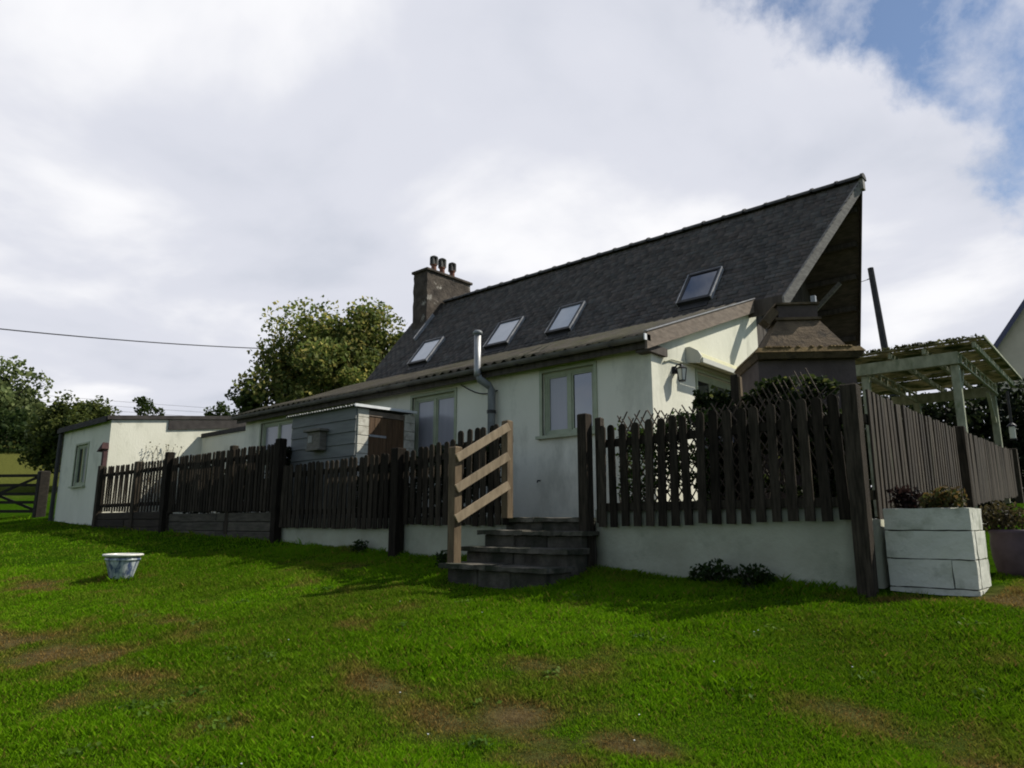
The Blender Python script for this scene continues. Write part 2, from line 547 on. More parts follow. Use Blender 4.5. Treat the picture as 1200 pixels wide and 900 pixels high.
# worn patches: centre x, y, radii, strength
PATCH = [(-6.6, 2.05, 1.6, 0.42, 1.0), (-7.8, 1.9, 1.0, 0.35, .9), (-5.6, 2.2, 0.9, 0.26, .75), (-4.2, 2.1, 0.8, 0.24, .85), (-3.75, 2.42, 0.6, 0.20, .65),
         (-2.72, 3.14, 0.26, 0.18, .95), (-2.5, 2.97, 0.26, 0.10, .8), (-1.92, 3.12, 0.36, 0.12, 1.0), (-2.2, 2.84, 0.3, 0.09, .7), (-4.05, 3.0, 0.6, 0.24, .75), (-7.4, 3.1, 0.8, 0.2, .45),
         (-10.9, 3.06, 1.2, 0.25, .9), (-9.5, 3.4, 1.1, .22, .6), (-1.28, 4.0, 0.3, 0.22, .6), (-0.62, 3.7, 0.2, 0.12, 1.0), (-0.85, 6.75, 0.35, 0.5, 1.1), (-1.5, 6.3, 0.6, 0.18, .7), (-0.6, 7.5, .5, .6, .8),
         (-3.4, 3.8, 0.4, 0.15, .5), (-5.1, 3.2, 0.6, 0.24, .55), (-3.4, 2.90, 0.6, 0.18, .5), (-2.0, 4.4, 0.5, 0.12, .4), (-1.9, 2.75, .5, .10, .7), (-6.0, 2.9, .5, .15, .5), (-5.4, 3.9, .5, .15, .4)]


def dryness(X, Y):
    d = np.zeros(np.shape(X))
    for (px, py, rx, ry, s) in PATCH:
        d = np.maximum(d, s * np.exp(-(((X - px) / rx) ** 2 + ((Y - py) / ry) ** 2)))
    n = fbm(X, Y, 2.2, 4)
    return np.clip(d * (0.25 + 1.7 * n) + (fbm(X + 50, Y, 0.8, 3) - 0.58) * 1.1 + (fbm(X, Y + 80, 3.0, 3) - .66) * 1.2, 0, 1)


def axis(segs):
    out = []
    for a, b, st in segs:
        out += list(np.arange(a, b - 1e-6, st))
    out.append(segs[-1][1])
    return np.array(sorted(set(np.round(out, 4))))


gx = axis([(-400, -100, 30), (-100, -40, 5), (-40, -24, 1), (-24, -12, 0.35), (-12, -1.95, 0.10), (-1.95, -1.92, 0.03), (-1.92, 3, 0.10), (3, 12, 0.6), (12, 60, 6), (60, 400, 40)])
gy = axis([(-60, -8, 8), (-8, 0, 1), (0, 1.2, 0.3), (1.2, 6.68, 0.10), (6.68, 6.71, 0.03), (6.71, 9, 0.2), (9, 24, 0.8), (24, 100, 6), (100, 400, 40)])
GX, GY = np.meshgrid(gx, gy)
GZ = ground(GX, GY)
nx, ny = len(gx), len(gy)
vv = np.stack([GX.ravel(), GY.ravel(), GZ.ravel()], 1)
ii = np.arange(nx * ny).reshape(ny, nx)
quads = np.stack([ii[:-1, :-1], ii[:-1, 1:], ii[1:, 1:], ii[1:, :-1]], -1).reshape(-1, 4)


def np_mesh(name, verts, faces, mat, col=None, smooth=False):
    me = bpy.data.meshes.new(name)
    nv, nf, k = len(verts), len(faces), faces.shape[1]
    me.vertices.add(nv)
    me.vertices.foreach_set('co', np.ascontiguousarray(verts, dtype=np.float32).ravel())
    me.loops.add(nf * k)
    me.loops.foreach_set('vertex_index', np.ascontiguousarray(faces, dtype=np.int32).ravel())
    me.polygons.add(nf)
    me.polygons.foreach_set('loop_start', np.arange(0, nf * k, k, dtype=np.int32))
    me.update(calc_edges=True)
    if col is not None:
        a = me.color_attributes.new('col', 'FLOAT_COLOR', 'POINT')
        c = np.ones((nv, 4), np.float32)
        c[:, :3] = col
        a.data.foreach_set('color', c.ravel())
    me.materials.append(MATS[mat])
    if smooth:
        me.shade_smooth()
    return me


dry = dryness(vv[:, 0], vv[:, 1])[:, None]
green = np.array([0.028, 0.066, 0.003])
straw = np.array([0.12, 0.088, 0.040])
gcol = green * (1 - dry) + straw * dry
far = np.clip((-vv[:, 0] - 34) / 10, 0, 1)[:, None]
gcol = gcol * (1 - far) + np.array([0.095, 0.10, 0.025]) * far
lawn = bpy.data.objects.new('lawn', np_mesh('lawn', vv, quads, 'lawn_ground', gcol, True))
COL.objects.link(lawn)
tag(lawn, kind='structure')

# grass blades over the part of the lawn one can see
FWD = np.array([-math.sin(YAW), math.cos(YAW)])
RGT = np.array([math.cos(YAW), math.sin(YAW)])


def blades():
    out_v, out_c = [], []
    N1, N2 = 900000, 230000
    # sample depth so that near grass is denser
    dep = np.concatenate([2.5 + (RNG.random(N1) ** 1.5) * 9.0, 7 + 17 * RNG.random(N2)])
    N = N1 + N2
    lat = (RNG.random(N) * 2 - 1) * (dep * 0.80 + 0.5)
    P = dep[:, None] * FWD + lat[:, None] * RGT
    X, Y = P[:, 0], P[:, 1]
    ok = ((Y < 6.52) | (X > -1.1)) & (X > -27) & (Y > 0.5) & (Y < 13)
    ok &= ~((X > -6.05) & (X < -4.50) & (Y > 5.60)) & (np.hypot(X + 10.35, Y - 3.80) > .15) & ~((X > -1.75) & (X < -.95) & (Y > 6.6) & (Y < 7.4))
    X, Y, dep = X[ok], Y[ok], dep[ok]
    d = dryness(X, Y)
    clump = fbm(X, Y, 4.0, 3)
    keep = RNG.random(len(X)) < np.clip(1.15 - 1.05 * np.clip(d - 0.15, 0, 1) * 1.5, 0.38, 1) * np.clip(0.55 + 0.9 * clump, .5, 1)
    X, Y, dep, d, clump = X[keep], Y[keep], dep[keep], d[keep], clump[keep]
    Z = ground(X, Y)
    n = len(X)
    tall = 1 + 0.9 * np.clip((Y - 6.15) / 0.4, 0, 1) * (X < -1.8)
    rp = np.hypot(X + 10.35, Y - 3.80)
    tall = tall + 0.9 * ((rp > .14) & (rp < .24)) + 0.4 * ((X > -6.2) & (X < -4.4) & (Y > 5.35)) * (Y < 6.5)
    tall = tall * (0.55 + 1.0 * fbm(X + 5, Y + 60, 1.1, 3))
    h = (0.012 + 0.040 * RNG.random(n) * np.clip(clump * 2.2 - 0.35, .25, 1.6)) * (1 - 0.45 * d) * tall
    w = (0.0014 + 0.0018 * RNG.random(n)) * (0.6 + 0.13 * dep + .012 * np.maximum(dep - 8, 0) ** 2)
    a = RNG.random(n) * 2 * np.pi
    lean = h * (0.25 + 0.75 * RNG.random(n))
    la = RNG.random(n) * 2 * np.pi
    sx, sy = np.cos(a) * w, np.sin(a) * w
    lx, ly = np.cos(la) * lean, np.sin(la) * lean
    z0 = Z - 0.004
    vs = np.empty((n, 4, 3))
    vs[:, 0] = np.stack([X - sx, Y - sy, z0], 1)
    vs[:, 1] = np.stack([X + sx, Y + sy, z0], 1)
    vs[:, 2] = np.stack([X - sx * .7 + lx * .35, Y - sy * .7 + ly * .35, z0 + h * .6], 1)
    vs[:, 3] = np.stack([X + lx, Y + ly, z0 + h], 1)
    b = np.arange(n)[:, None] * 4
    f = np.concatenate([b + np.array([0, 1, 2]), b + np.array([2, 1, 3])], 0)
    t = RNG.random(n)[:, None]
    big = fbm(X + 9, Y + 4, 0.5, 3)[:, None]
    c = np.array([0.066, 0.165, 0.002]) * (1 - t) + np.array([0.135, 0.255, 0.004]) * t
    c = c * (0.55 + 0.90 * big)
    ol = np.clip((fbm(X + 31, Y + 17, 1.3, 4)[:, None] - .46) * 3.2, 0, 1) * .38
    c = c * (1 - ol) + np.array([0.125, 0.130, 0.018]) * (0.6 + 0.6 * t) * ol
    yel = np.clip(d * 1.7 + (RNG.random(n) < 0.09) * 0.7, 0, 1)[:, None]
    c = c * (1 - yel) + (np.array([0.22, 0.145, 0.040]) * (0.5 + 0.8 * t)) * yel
    return vs.reshape(-1, 3), f, np.repeat(c, 4, 0)


bv, bf, bc = blades()
grass = bpy.data.objects.new('grass', np_mesh('grass', bv, bf, 'grass_blade', bc))
COL.objects.link(grass)
tag(grass, 'short green lawn grass with worn straw coloured patches', 'grass', kind='stuff')


# ------------------------------------------------------------------ foliage helper
def leaf_mesh(name, P, size, cols, aspect=0.6, up=0.35, jitter=0.5):
    """P: n x 3 leaf positions. Each leaf a folded kite of two triangles"""
    n = len(P)
    s = size * (1 - jitter / 2 + jitter * RNG.random(n))[:, None]
    d = RNG.normal(size=(n, 3))
    d /= np.linalg.norm(d, axis=1)[:, None]
    nn = RNG.normal(size=(n, 3)) + np.array([0, 0, up * 3])
    w = np.cross(d, nn)
    w /= np.linalg.norm(w, axis=1)[:, None] + 1e-9
    u = np.cross(w, d)
    vs = np.empty((n, 4, 3))
    vs[:, 0] = P - d * s * .5
    vs[:, 1] = P + w * s * aspect * .5 + u * s * .12
    vs[:, 2] = P + d * s * .5
    vs[:, 3] = P - w * s * aspect * .5 + u * s * .12
    b = np.arange(n)[:, None] * 4
    f = np.concatenate([b + np.array([0, 1, 2]), b + np.array([0, 2, 3])], 0)
    return np_mesh(name, vs.reshape(-1, 3), f, 'leaf', np.repeat(cols, 4, 0))


def leaf_cols(n, a, b, c=None, pc=0.0):
    t = RNG.random(n)[:, None] ** 1.3
    k = np.array(a) * (1 - t) + np.array(b) * t
    if c is not None:
        m = (RNG.random(n) < pc)[:, None]
        k = np.where(m, np.array(c) * (0.7 + 0.5 * t), k)
    return k


def link_mesh(name, me, parent):
    o = bpy.data.objects.new(name, me)
    COL.objects.link(o)
    off = ROOT[parent.name]
    o.parent = parent
    o.location = (-off[0], -off[1], -off[2])
    return o


def clump_points(n, c, r, shell=0.55):
    d = RNG.normal(size=(n, 3))
    d /= np.linalg.norm(d, axis=1)[:, None]
    rad = shell + (1 - shell) * RNG.random(n) ** 0.7
    return np.array(c) + d * rad[:, None] * np.array(r)


def tree(name, base, height, crown_c, crown_r, label, n_clump, leaves, leaf, ca, cb, cc=None, pc=0.0, trunk_r=0.25, clump=0.3, up=0.35, group=None, seed=1):
    rs = random.Random(seed)
    t = thing(name, base, label, 'tree', group)
    mb = MB()
    base = Vector(base)
    top = Vector((crown_c[0], crown_c[1], crown_c[2]))
    mid = base.lerp(top, 0.5) + Vector((rs.uniform(-.2, .2), rs.uniform(-.2, .2), 0))
    mb.tube([base - Vector((0, 0, .2)), base + Vector((0, 0, .4)), mid, top], [trunk_r * 1.3, trunk_r, trunk_r * .75, trunk_r * .35], 9)
    centers = []
    for i in range(n_clump):
        while True:
            d = Vector((rs.uniform(-1, 1), rs.uniform(-1, 1), rs.uniform(-1, 1)))
            if 0.25 < d.length < 1:
                break
        d = d * (0.72 + 0.35 * rs.random())
        c = top + Vector((d.x * crown_r[0], d.y * crown_r[1], d.z * crown_r[2]))
        centers.append(c)
        if i % 2 == 0:
            s = base.lerp(top, rs.uniform(0.4, 0.95))
            m = s.lerp(c, .5) + Vector((0, 0, rs.uniform(-.2, .35)))
            mb.tube([s, m, c], [trunk_r * .32, trunk_r * .2, trunk_r * .06], 5, cap=False)
    mb.build('trunk', 'bark', t)
    pts, cols = [], []
    per = leaves // n_clump
    for c in centers:
        r = clump * (0.6 + 0.8 * rs.random())
        rr = np.array([crown_r[0] * r, crown_r[1] * r, crown_r[2] * r * .85])
        p = clump_points(per, c, rr, 0.25)
        k = leaf_cols(per, ca, cb, cc, pc) * (0.75 + 0.5 * rs.random())
        pts.append(p)
        cols.append(k)
    link_mesh('crown', leaf_mesh('crown', np.concatenate(pts), leaf, np.concatenate(cols), 0.75, up), t)
    return t


# ------------------------------------------------------------------ the cottage
HX0, HX1 = -15.72, -4.76            # wall ends
WY = 8.20                           # front wall of the lean-to
EZ, EY = 2.46, 8.00                 # eave
TY, TZ = 11.60, 3.77                # where lean-to meets the steep roof
RY, RZ = 13.70, 6.41                # ridge
FLOOR = 0.05

patio = MB()
px0 = -19.4
i = 0
house = thing('cottage', (-10, 8.2, FLOOR), 'white rendered cottage with steep slate roof and lean-to facing the lawn', 'house')
pm = MB().box(-23.2, -2.02, 6.80, 8.19, -0.60, FLOOR - 0.03).build('patio', 'patio_slab')
tag(pm, kind='structure')
slab_me = MB().bevel_box(-.295, .295, -.295, .295, 0, .03, .006).mesh('patio_slab', 'patio_slab')
ROOT['patio'] = (0, 0, 0)
for r in range(2):
    for k in range(28):
        place('paving_slab', slab_me, pm, (-18.9 + k * .6, 7.12 + r * .6, FLOOR - .028))
pm2 = MB().box(-4.74, -2.02, 8.19, 16.5, -0.60, FLOOR - 0.03).build('patio', 'patio_slab')
tag(pm2, kind='structure')
ROOT[pm2.name] = (0, 0, 0)
for r in range(8):
    for k in range(4):
        place('paving_slab', slab_me, pm2, (-4.42 + k * .6, 8.5 + r * .6, FLOOR - .028))


def wall_holes(name, mat, parent, origin, u, n, w, z0, z1, holes, th=0.28):
    """vertical wall: origin + u*s, outward normal n; holes (s0,s1,z0,z1)"""
    u, n, o = Vector(u), Vector(n), Vector(origin)
    ss = sorted({0, w, *[h[0] for h in holes], *[h[1] for h in holes]})
    zs = sorted({z0, z1, *[h[2] for h in holes], *[h[3] for h in holes]})
    mb = MB()
    P = lambda s, z, d=0: tuple(o + u * s - n * d + Vector((0, 0, z - o.z)))
    for a, b in zip(ss[:-1], ss[1:]):
        for c, d in zip(zs[:-1], zs[1:]):
            m = ((a + b) / 2, (c + d) / 2)
            if any(h[0] < m[0] < h[1] and h[2] < m[1] < h[3] for h in holes):
                continue
            mb.add([P(a, c), P(b, c), P(b, d), P(a, d)], [(0, 1, 2, 3)])
            mb.add([P(a, c, th), P(b, c, th), P(b, d, th), P(a, d, th)], [(3, 2, 1, 0)])
    for (a, b, c, d) in holes:
        for q in ([(a, c), (b, c)], [(b, c), (b, d)], [(b, d), (a, d)], [(a, d), (a, c)]):
            (s1, y1), (s2, y2) = q
            mb.add([P(s1, y1), P(s2, y2), P(s2, y2, th), P(s1, y1, th)], [(0, 1, 2, 3)])
    for q in ([(0, z0), (w, z0)], [(w, z0), (w, z1)], [(w, z1), (0, z1)], [(0, z1), (0, z0)]):
        (s1, y1), (s2, y2) = q
        mb.add([P(s1, y1), P(s1, y1, th), P(s2, y2, th), P(s2, y2)], [(0, 1, 2, 3)])
    return mb.build(name, mat, parent)


def window(parent, origin, u, n, s0, s1, z0, z1, splits=1, mats=None, fw=0.06, recess=0.05, frame='frame_green', sill=True, surround=0.05):
    """casement window in a hole: frame, panes, mullions, sill"""
    u, n, o = Vector(u), Vector(n), Vector(origin)

    def bar(mb, a, b, c, d, d0, d1):
        P = lambda s, z, dd: tuple(o + u * s - n * dd + Vector((0, 0, z - o.z)))
        mb.hexa([P(a, c, d0), P(b, c, d0), P(b, c, d1), P(a, c, d1), P(a, d, d0), P(b, d, d0), P(b, d, d1), P(a, d, d1)])
    fr = MB()
    bar(fr, s0, s1, z1 - fw, z1, recess, recess + .07)
    bar(fr, s0, s1, z0, z0 + fw, recess, recess + .07)
    bar(fr, s0, s0 + fw, z0 + fw, z1 - fw, recess, recess + .07)
    bar(fr, s1 - fw, s1, z0 + fw, z1 - fw, recess, recess + .07)
    w = fr.build('window', frame, parent)
    n_p = splits + 1
    step = (s1 - s0 - 2 * fw) / n_p
    for k in range(1, n_p):
        m = MB()
        x = s0 + fw + k * step
        bar(m, x - .03, x + .03, z0 + fw, z1 - fw, recess - .004, recess + .066)
        m.build('mullion', frame, w)
    for k in range(n_p):
        a = s0 + fw + k * step + (0.03 if k else 0)
        b = s0 + fw + (k + 1) * step - (0.03 if k < n_p - 1 else 0)
        m = MB()
        sf = 0.028
        bar(m, a, b, z1 - fw - sf, z1 - fw, recess + .012, recess + .05)
        bar(m, a, b, z0 + fw, z0 + fw + sf, recess + .012, recess + .05)
        bar(m, a, a + sf, z0 + fw + sf, z1 - fw - sf, recess + .012, recess + .05)
        bar(m, b - sf, b, z0 + fw + sf, z1 - fw - sf, recess + .012, recess + .05)
        m.build('sash', frame, w)
        g = MB()
        bar(g, a + sf, b - sf, z0 + fw + sf, z1 - fw - sf, recess + .03, recess + .04)
        g.build('pane', (mats[k] if mats else 'glass_dark'), w)
    if surround:
        m = MB()
        q = surround
        bar(m, s0 - q, s1 + q, z1, z1 + q, -.018, .02)
        bar(m, s0 - q, s0, z0, z1, -.018, .02)
        bar(m, s1, s1 + q, z0, z1, -.018, .02)
        m.build('architrave', frame, w)
    if sill:
        m = MB()
        bar(m, s0 - .09, s1 + .09, z0 - .045, z0, -.07, recess)
        m.build('sill', frame, w)
    return w


# front wall
W = HX1 - HX0
wins = [(-14.98, -13.65, 1.25, 2.24), (-9.68, -8.58, 0.95, 2.22), (-6.66, -5.70, 1.28, 2.25)]
fo = (HX0, WY, 0)
wall_holes('front_wall', 'render_white', house, fo, (1, 0, 0), (0, -1, 0), W - .277, FLOOR - .3, 2.40,
           [(a - HX0, b - HX0, c, d) for a, b, c, d in wins])
window(house, fo, (1, 0, 0), (0, -1, 0), wins[0][0] - HX0, wins[0][1] - HX0, wins[0][2], wins[0][3], 1, ['curtain', 'curtain'])
window(house, fo, (1, 0, 0), (0, -1, 0), wins[1][0] - HX0, wins[1][1] - HX0, wins[1][2], wins[1][3], 1, ['curtain', 'curtain'])
window(house, fo, (1, 0, 0), (0, -1, 0), wins[2][0] - HX0, wins[2][1] - HX0, wins[2][2], wins[2][3], 1, ['curtain', 'glass_dark'])

# lit gable of the lean-to, with a glazed door
go = (HX1, WY, 0)
wall_holes('gable_wall', 'render_white', house, go, (0, 1, 0), (1, 0, 0), TY + .3 - WY, FLOOR - .3, 2.38,
           [(1.30, 3.10, FLOOR + .02, 2.22)], 0.276)
tz = lambda y: EZ + (TZ - EZ) * (y - EY) / (TY - EY)
MB().prism([(HX1, WY, 2.38), (HX1, TY + .3, 2.38), (HX1, TY + .3, tz(TY + .3) - .10), (HX1, WY, tz(WY) - .07)], (-.276, 0, 0)).build('gable_wall', 'render_white', house)
window(house, go, (0, 1, 0), (1, 0, 0), 1.30, 3.10, FLOOR + .02, 2.22, 2, None, 0.07, 0.06, surround=0.04, sill=False)
# end wall at the far side and back
wall_holes('end_wall', 'render_white', house, (HX0, 15.8, 0), (0, -1, 0), (-1, 0, 0), 15.8 - WY - .3, FLOOR - .3, 2.36, [])
MB().prism([(HX0, WY + .3, 2.36), (HX0, TY, tz(TY) - .10), (HX0, RY, RZ - .12), (HX0, 15.8, TZ - .1), (HX0, 15.8, 2.36)][::-1], (.25, 0, 0)).build('end_wall', 'render_white', house)
MB().box(HX0, -5.0, 15.8, 16.05, FLOOR - .3, 3.65).build('back_wall', 'render_white', house)
# dark boarded main gable, board by board
gx_ = HX1 - .02
y = TY + .32
while y < 15.98:
    y2 = min(y + .155, 16.0)
    ztop = lambda t: (TZ + (RZ - TZ) * (t - TY) / (RY - TY) if t < RY else RZ - (RZ - TZ) * (t - RY) / (15.8 - RY)) - .13
    o = random.uniform(0, .012)
    MB().prism([(gx_ + o, y, .05), (gx_ + o, y2 - .008, .05), (gx_ + o, y2 - .008, ztop(y2)), (gx_ + o, y, ztop(y))], (-.035, 0, 0)).build('cladding_board', 'dark_board', house)
    y = y2
MB().prism([(gx_ - .05, TY + .31, 0), (gx_ - .05, 16, 0), (gx_ - .05, 16, TZ - .3), (gx_ - .05, RY, RZ - .3), (gx_ - .05, TY + .31, TZ - .3)], (-.06, 0, 0)).build('gable_backing', 'underlay', house)

# --- lean-to roof: corrugated mossy sheets
sheet_w = 0.92
nsh = 12
XE0, XE1 = HX0 - .12, -4.685        # eave ends
XT1 = -4.15                        # right end where it meets the steep roof


def xr(v):
    return XE1


tot = XE1 - XE0
edges = [XE0 + tot * k / nsh for k in range(nsh + 1)]
for k in range(nsh):
    a, b = edges[k], edges[k + 1]
    nu, nv = 34, 7
    mb = MB()
    vs = []
    dz = .004 * (k % 2) + random.uniform(0, .006)
    for lay in (0, 1):
        for j in range(nv):
            v = j / (nv - 1)
            for q in range(nu):
                u = q / (nu - 1)
                x = a + (b + .05 - a) * u if k < nsh - 1 else a + (xr(v) - a) * u
                yy = EY - .10 + (TY + .05 - EY + .10) * v
                zz = tz(yy) + .03 + .032 * math.sin((x - XE0) * 2 * math.pi / .20) + dz - .012 * lay
                zz += .018 * math.sin(v * 9 + k)
                vs.append((x, yy, zz))
    fs = []
    for lay in (0, 1):
        o = lay * nu * nv
        for j in range(nv - 1):
            for q in range(nu - 1):
                f = (o + j * nu + q, o + j * nu + q + 1, o + (j + 1) * nu + q + 1, o + (j + 1) * nu + q)
                fs.append(f if lay == 0 else f[::-1])
    for q in range(nu - 1):
        fs.append((q + 1, q, nu * nv + q, nu * nv + q + 1))
    for j in range(nv - 1):
        s_, e_ = j * nu, j * nu + nu - 1
        fs.append((s_, s_ + nu, nu * nv + s_ + nu, nu * nv + s_))
        fs.append((e_ + nu, e_, nu * nv + e_, nu * nv + e_ + nu))
    mb.add(vs, fs).build('roof_sheet', 'mossy_sheet', house, True)
MB().prism([(XE0 + .04, EY + .03, tz(EY + .03) - .07), (XE1 - .03, EY + .03, tz(EY + .03) - .07), (XE1 - .03, TY, TZ - .07), (XE0 + .04, TY, TZ - .07)], (0, 0, .055)).build('roof_deck', 'underlay', house)
# pale mortar fillets / lichen streaks along the sheet laps
for x in np.arange(-9.4, -6.5, .31):
    yy = 8.25 + random.random() * .25
    MB().beam((x, yy, tz(yy) + .056), (x + .02, yy + .35 + random.random() * .5, tz(yy + .6) + .056), .03, .012).build('mortar_fillet', 'slab_stone', house)

# eave boards and gutter
MB().box(XE0 + .02, XE1 - .02, EY + .02, EY + .045, EZ - .16, EZ - .03).build('fascia_board', 'dark_board', house)  # dark board colour paints in the shadow line below the gutter
MB().box(XE0 + .04, XE1 - .04, EY + .046, WY - .002, EZ - .10, EZ - .08).build('soffit', 'dark_board', house)
gp = []
for k in range(9):
    t = math.pi + math.pi * k / 8
    gp.append((.065 * math.cos(t), .065 * math.sin(t)))
mb = MB()
gp2 = [(a * .88, b * .88) for a, b in gp][::-1]
prof = gp + gp2
for xx in (XE0 - .02, XE1 + .02):
    for (a, b) in prof:
        mb.v.append((xx, EY - .055 + a, EZ - .012 + b))
m_ = len(prof)
for k in range(m_):
    mb.f.append((k, (k + 1) % m_, (k + 1) % m_ + m_, k + m_))
mb.f.append(tuple(range(m_))[::-1])
mb.f.append(tuple(range(m_, 2 * m_)))
mb.build('gutter', 'gutter', house)
for x in np.arange(XE0 + .4, XE1, .85):
    MB().box(x, x + .03, EY - .125, EY + .02, EZ - .085, EZ - .075).build('gutter_bracket', 'pipe_dark', house)
MB().box(XE1 + .02, XE1 + .035, EY - .13, EY + .02, EZ - .085, EZ + .0).build('gutter_stop', 'white_trim', house)
# corner box and rafter end under the low verge
MB().box(XE1 - .22, XE1 - .01, EY + .047, WY + .34, EZ - .20, EZ - .085).build('eave_box', 'dark_board', house)

# barge boards: the low verge and the raking, forward leaning main verge
def barge(p, q, name, mat, h=.19, w=.035):
    p, q = Vector(p), Vector(q)
    mb = MB()
    n = Vector((1, 0, 0))
    dn = Vector((0, 0, -h))
    mb.hexa([p + dn, p + dn + n * w, q + dn + n * w, q + dn, p, p + n * w, q + n * w, q])
    return mb.build(name, mat, house)


vlow = lambda v: (xr(v), EY + (TY - EY) * v, EZ + (TZ - EZ) * v + .055)
barge(vlow(-.02), vlow(1.0), 'barge_board', 'barge_wood', .23)
MB().box(XE1 - .1, XT1 - .002, TY - .03, TY - .004, TZ - .26, TZ + .03).build('prow_fascia', 'dark_board', house)
mb = MB()
mb.beam(Vector(vlow(-.03)) + Vector((.03, 0, .02)), Vector(vlow(1.0)) + Vector((.03, 0, .02)), .05, .012).build('verge_trim', 'lead', house)
T0 = Vector((XT1, TY, TZ + .05))
TIP = Vector((-3.29, RY, RZ + .04))
B0 = Vector((XT1, 2 * RY - TY, TZ + .05))
barge(T0 + Vector((0, -.05, -.06)), TIP, 'barge_board', 'barge_grey', .25)
barge(TIP, B0, 'barge_board', 'dark_board', .22)
MB().box(TIP.x - .01, TIP.x + .07, RY - .07, RY + .07, RZ - .20, RZ + .09).build('finial_block', 'barge_grey', house)

# --- steep roof: deck, slates one by one
MB().hexa([(HX0 - .06, TY, TZ - .06), (XT1, TY, TZ - .06), (TIP.x, RY, RZ - .06), (HX0 - .06, RY, RZ - .06),
           (HX0 - .06, TY, TZ), (XT1, TY, TZ), (TIP.x, RY, RZ), (HX0 - .06, RY, RZ)]).build('roof_deck', 'soffit_wood', house)
MB().hexa([(HX0 - .06, RY + .004, RZ - .06), (TIP.x, RY + .004, RZ - .06), (XT1, B0.y, TZ - .06), (HX0 - .06, B0.y, TZ - .06),
           (HX0 - .06, RY + .004, RZ + .03), (TIP.x, RY + .004, RZ + .03), (XT1, B0.y, TZ + .03), (HX0 - .06, B0.y, TZ + .03)]).build('rear_roof', 'soffit_wood', house)
for t_ in (.12, .32, .52, .72, .92):      # purlin ends carrying the rear overhang
    yy, zz = RY + (B0.y - RY) * t_, RZ + (TZ - RZ) * t_ - .12
    MB().box(HX1 - .01, TIP.x + (XT1 - TIP.x) * t_ - .06, yy - .05, yy + .05, zz - .07, zz + .03).build('purlin', 'dark_board', house)
L = math.hypot(RY - TY, RZ - TZ)
ud = Vector((0, (RY - TY) / L, (RZ - TZ) / L))
un = Vector((0, -ud.z, ud.y))
O = Vector((0, TY, TZ))
rows = 27
ex = L / rows
sv, sf_, scol = [], [], []
for r in range(rows):
    x = HX0 - .09 - (r % 2) * .11
    while x < -3.2:
        w = .205 + random.uniform(-.012, .012)
        v0 = r * ex
        xa, xb = max(x, HX0 - .09), x + w
        xmax = XT1 + (TIP.x - XT1) * (v0 + ex) / L + .02
        xb = min(xb, xmax)
        if xb - xa > .03:
            j = random.uniform(-.006, .004)
            hgt = .022 + random.uniform(-.004, .008)
            p = []
            for (vv_, hh) in ((v0 + j, hgt), (min(v0 + ex * 1.4, L), .010)):
                for xx in (xa + .003, xb - .003):
                    p.append(O + ud * vv_ + un * hh + Vector((xx, 0, 0)))
            q = [a - un * .010 for a in p]
            o = len(sv)
            sv += [tuple(a) for a in q + p]
            sf_ += [(o + 4, o + 5, o + 7, o + 6), (o, o + 1, o + 5, o + 4), (o + 1, o + 3, o + 7, o + 5), (o + 2, o, o + 4, o + 6)]
            g = random.uniform(.80, 1.18)
            wm = random.uniform(-.02, .10)
            scol += [(g * (1 + wm), g, g * (1 - wm * .3))] * 8
        x += w
sl = np_mesh('slates', np.array(sv), np.array(sf_), 'slate', np.array(scol))
slo = link_mesh('slates', sl, house)
slo['kind'] = 'stuff'
# ridge tiles with a raised roll at each joint
prof = []
for k in range(7):
    t = math.pi * k / 6
    prof.append((.13 * math.cos(t), .10 * math.sin(t) - .03))
mb = MB()
ln = .46
for (x0, x1, g) in ((0, ln - .05, 0), (ln - .05, ln, .022)):
    o = len(mb.v)
    for xx in (x0, x1):
        for (a, b) in prof:
            mb.v.append((xx, a * (1 + g * 4), b * (1 + g * 4) + g * .6))
    for k in range(6):
        mb.f.append((o + k, o + k + 1, o + k + 8, o + k + 7))
    mb.f.append(tuple(o + k for k in range(7)))
    mb.f.append(tuple(o + 7 + k for k in range(7))[::-1])
rt = mb.mesh('ridge_tile', 'ridge_clay')
k = 0
x = -14.8
while x + ln < TIP.x + .1:
    place('ridge_tile', rt, house, (x, RY, RZ + .03 + random.uniform(-.006, .006)), (random.uniform(-.01, .01), 0, random.uniform(-.006, .006)))
    x += ln + .004


# skylights
def skylight(xa, xb, va, vb, pane):
    def P(x, v, h):
        return O + ud * v + un * h + Vector((x, 0, 0))

    def slab(mb, x0, x1, v0, v1, h0, h1):
        mb.hexa([P(x0, v0, h0), P(x1, v0, h0), P(x1, v1, h0), P(x0, v1, h0), P(x0, v0, h1), P(x1, v0, h1), P(x1, v1, h1), P(x0, v1, h1)])
    mb = MB()
    w = .055
    slab(mb, xa, xb, va, va + w + .02, .02, .11)
    slab(mb, xa, xb, vb - w, vb, .02, .12)
    slab(mb, xa, xa + w, va + w + .02, vb - w, .02, .11)
    slab(mb, xb - w, xb, va + w + .02, vb - w, .02, .11)
    s = mb.build('skylight', 'pipe_dark', house)
    mb = MB()
    slab(mb, xb, xb + .02, va, vb, .02, .118)
    slab(mb, xa - .02, xa, va, vb, .02, .118)
    slab(mb, xa, xb, vb, vb + .05, .02, .10)
    mb.build('flashing', 'lead', s)
    mb = MB()
    slab(mb, xa + w, xb - w, va + w + .02, vb - w, .085, .098)
    mb.build('pane', pane, s)
    mb = MB()
    slab(mb, xa + .05, xb - .05, va - .16, va, .02, .034)
    mb.build('apron', 'pipe_dark', s)
    return s


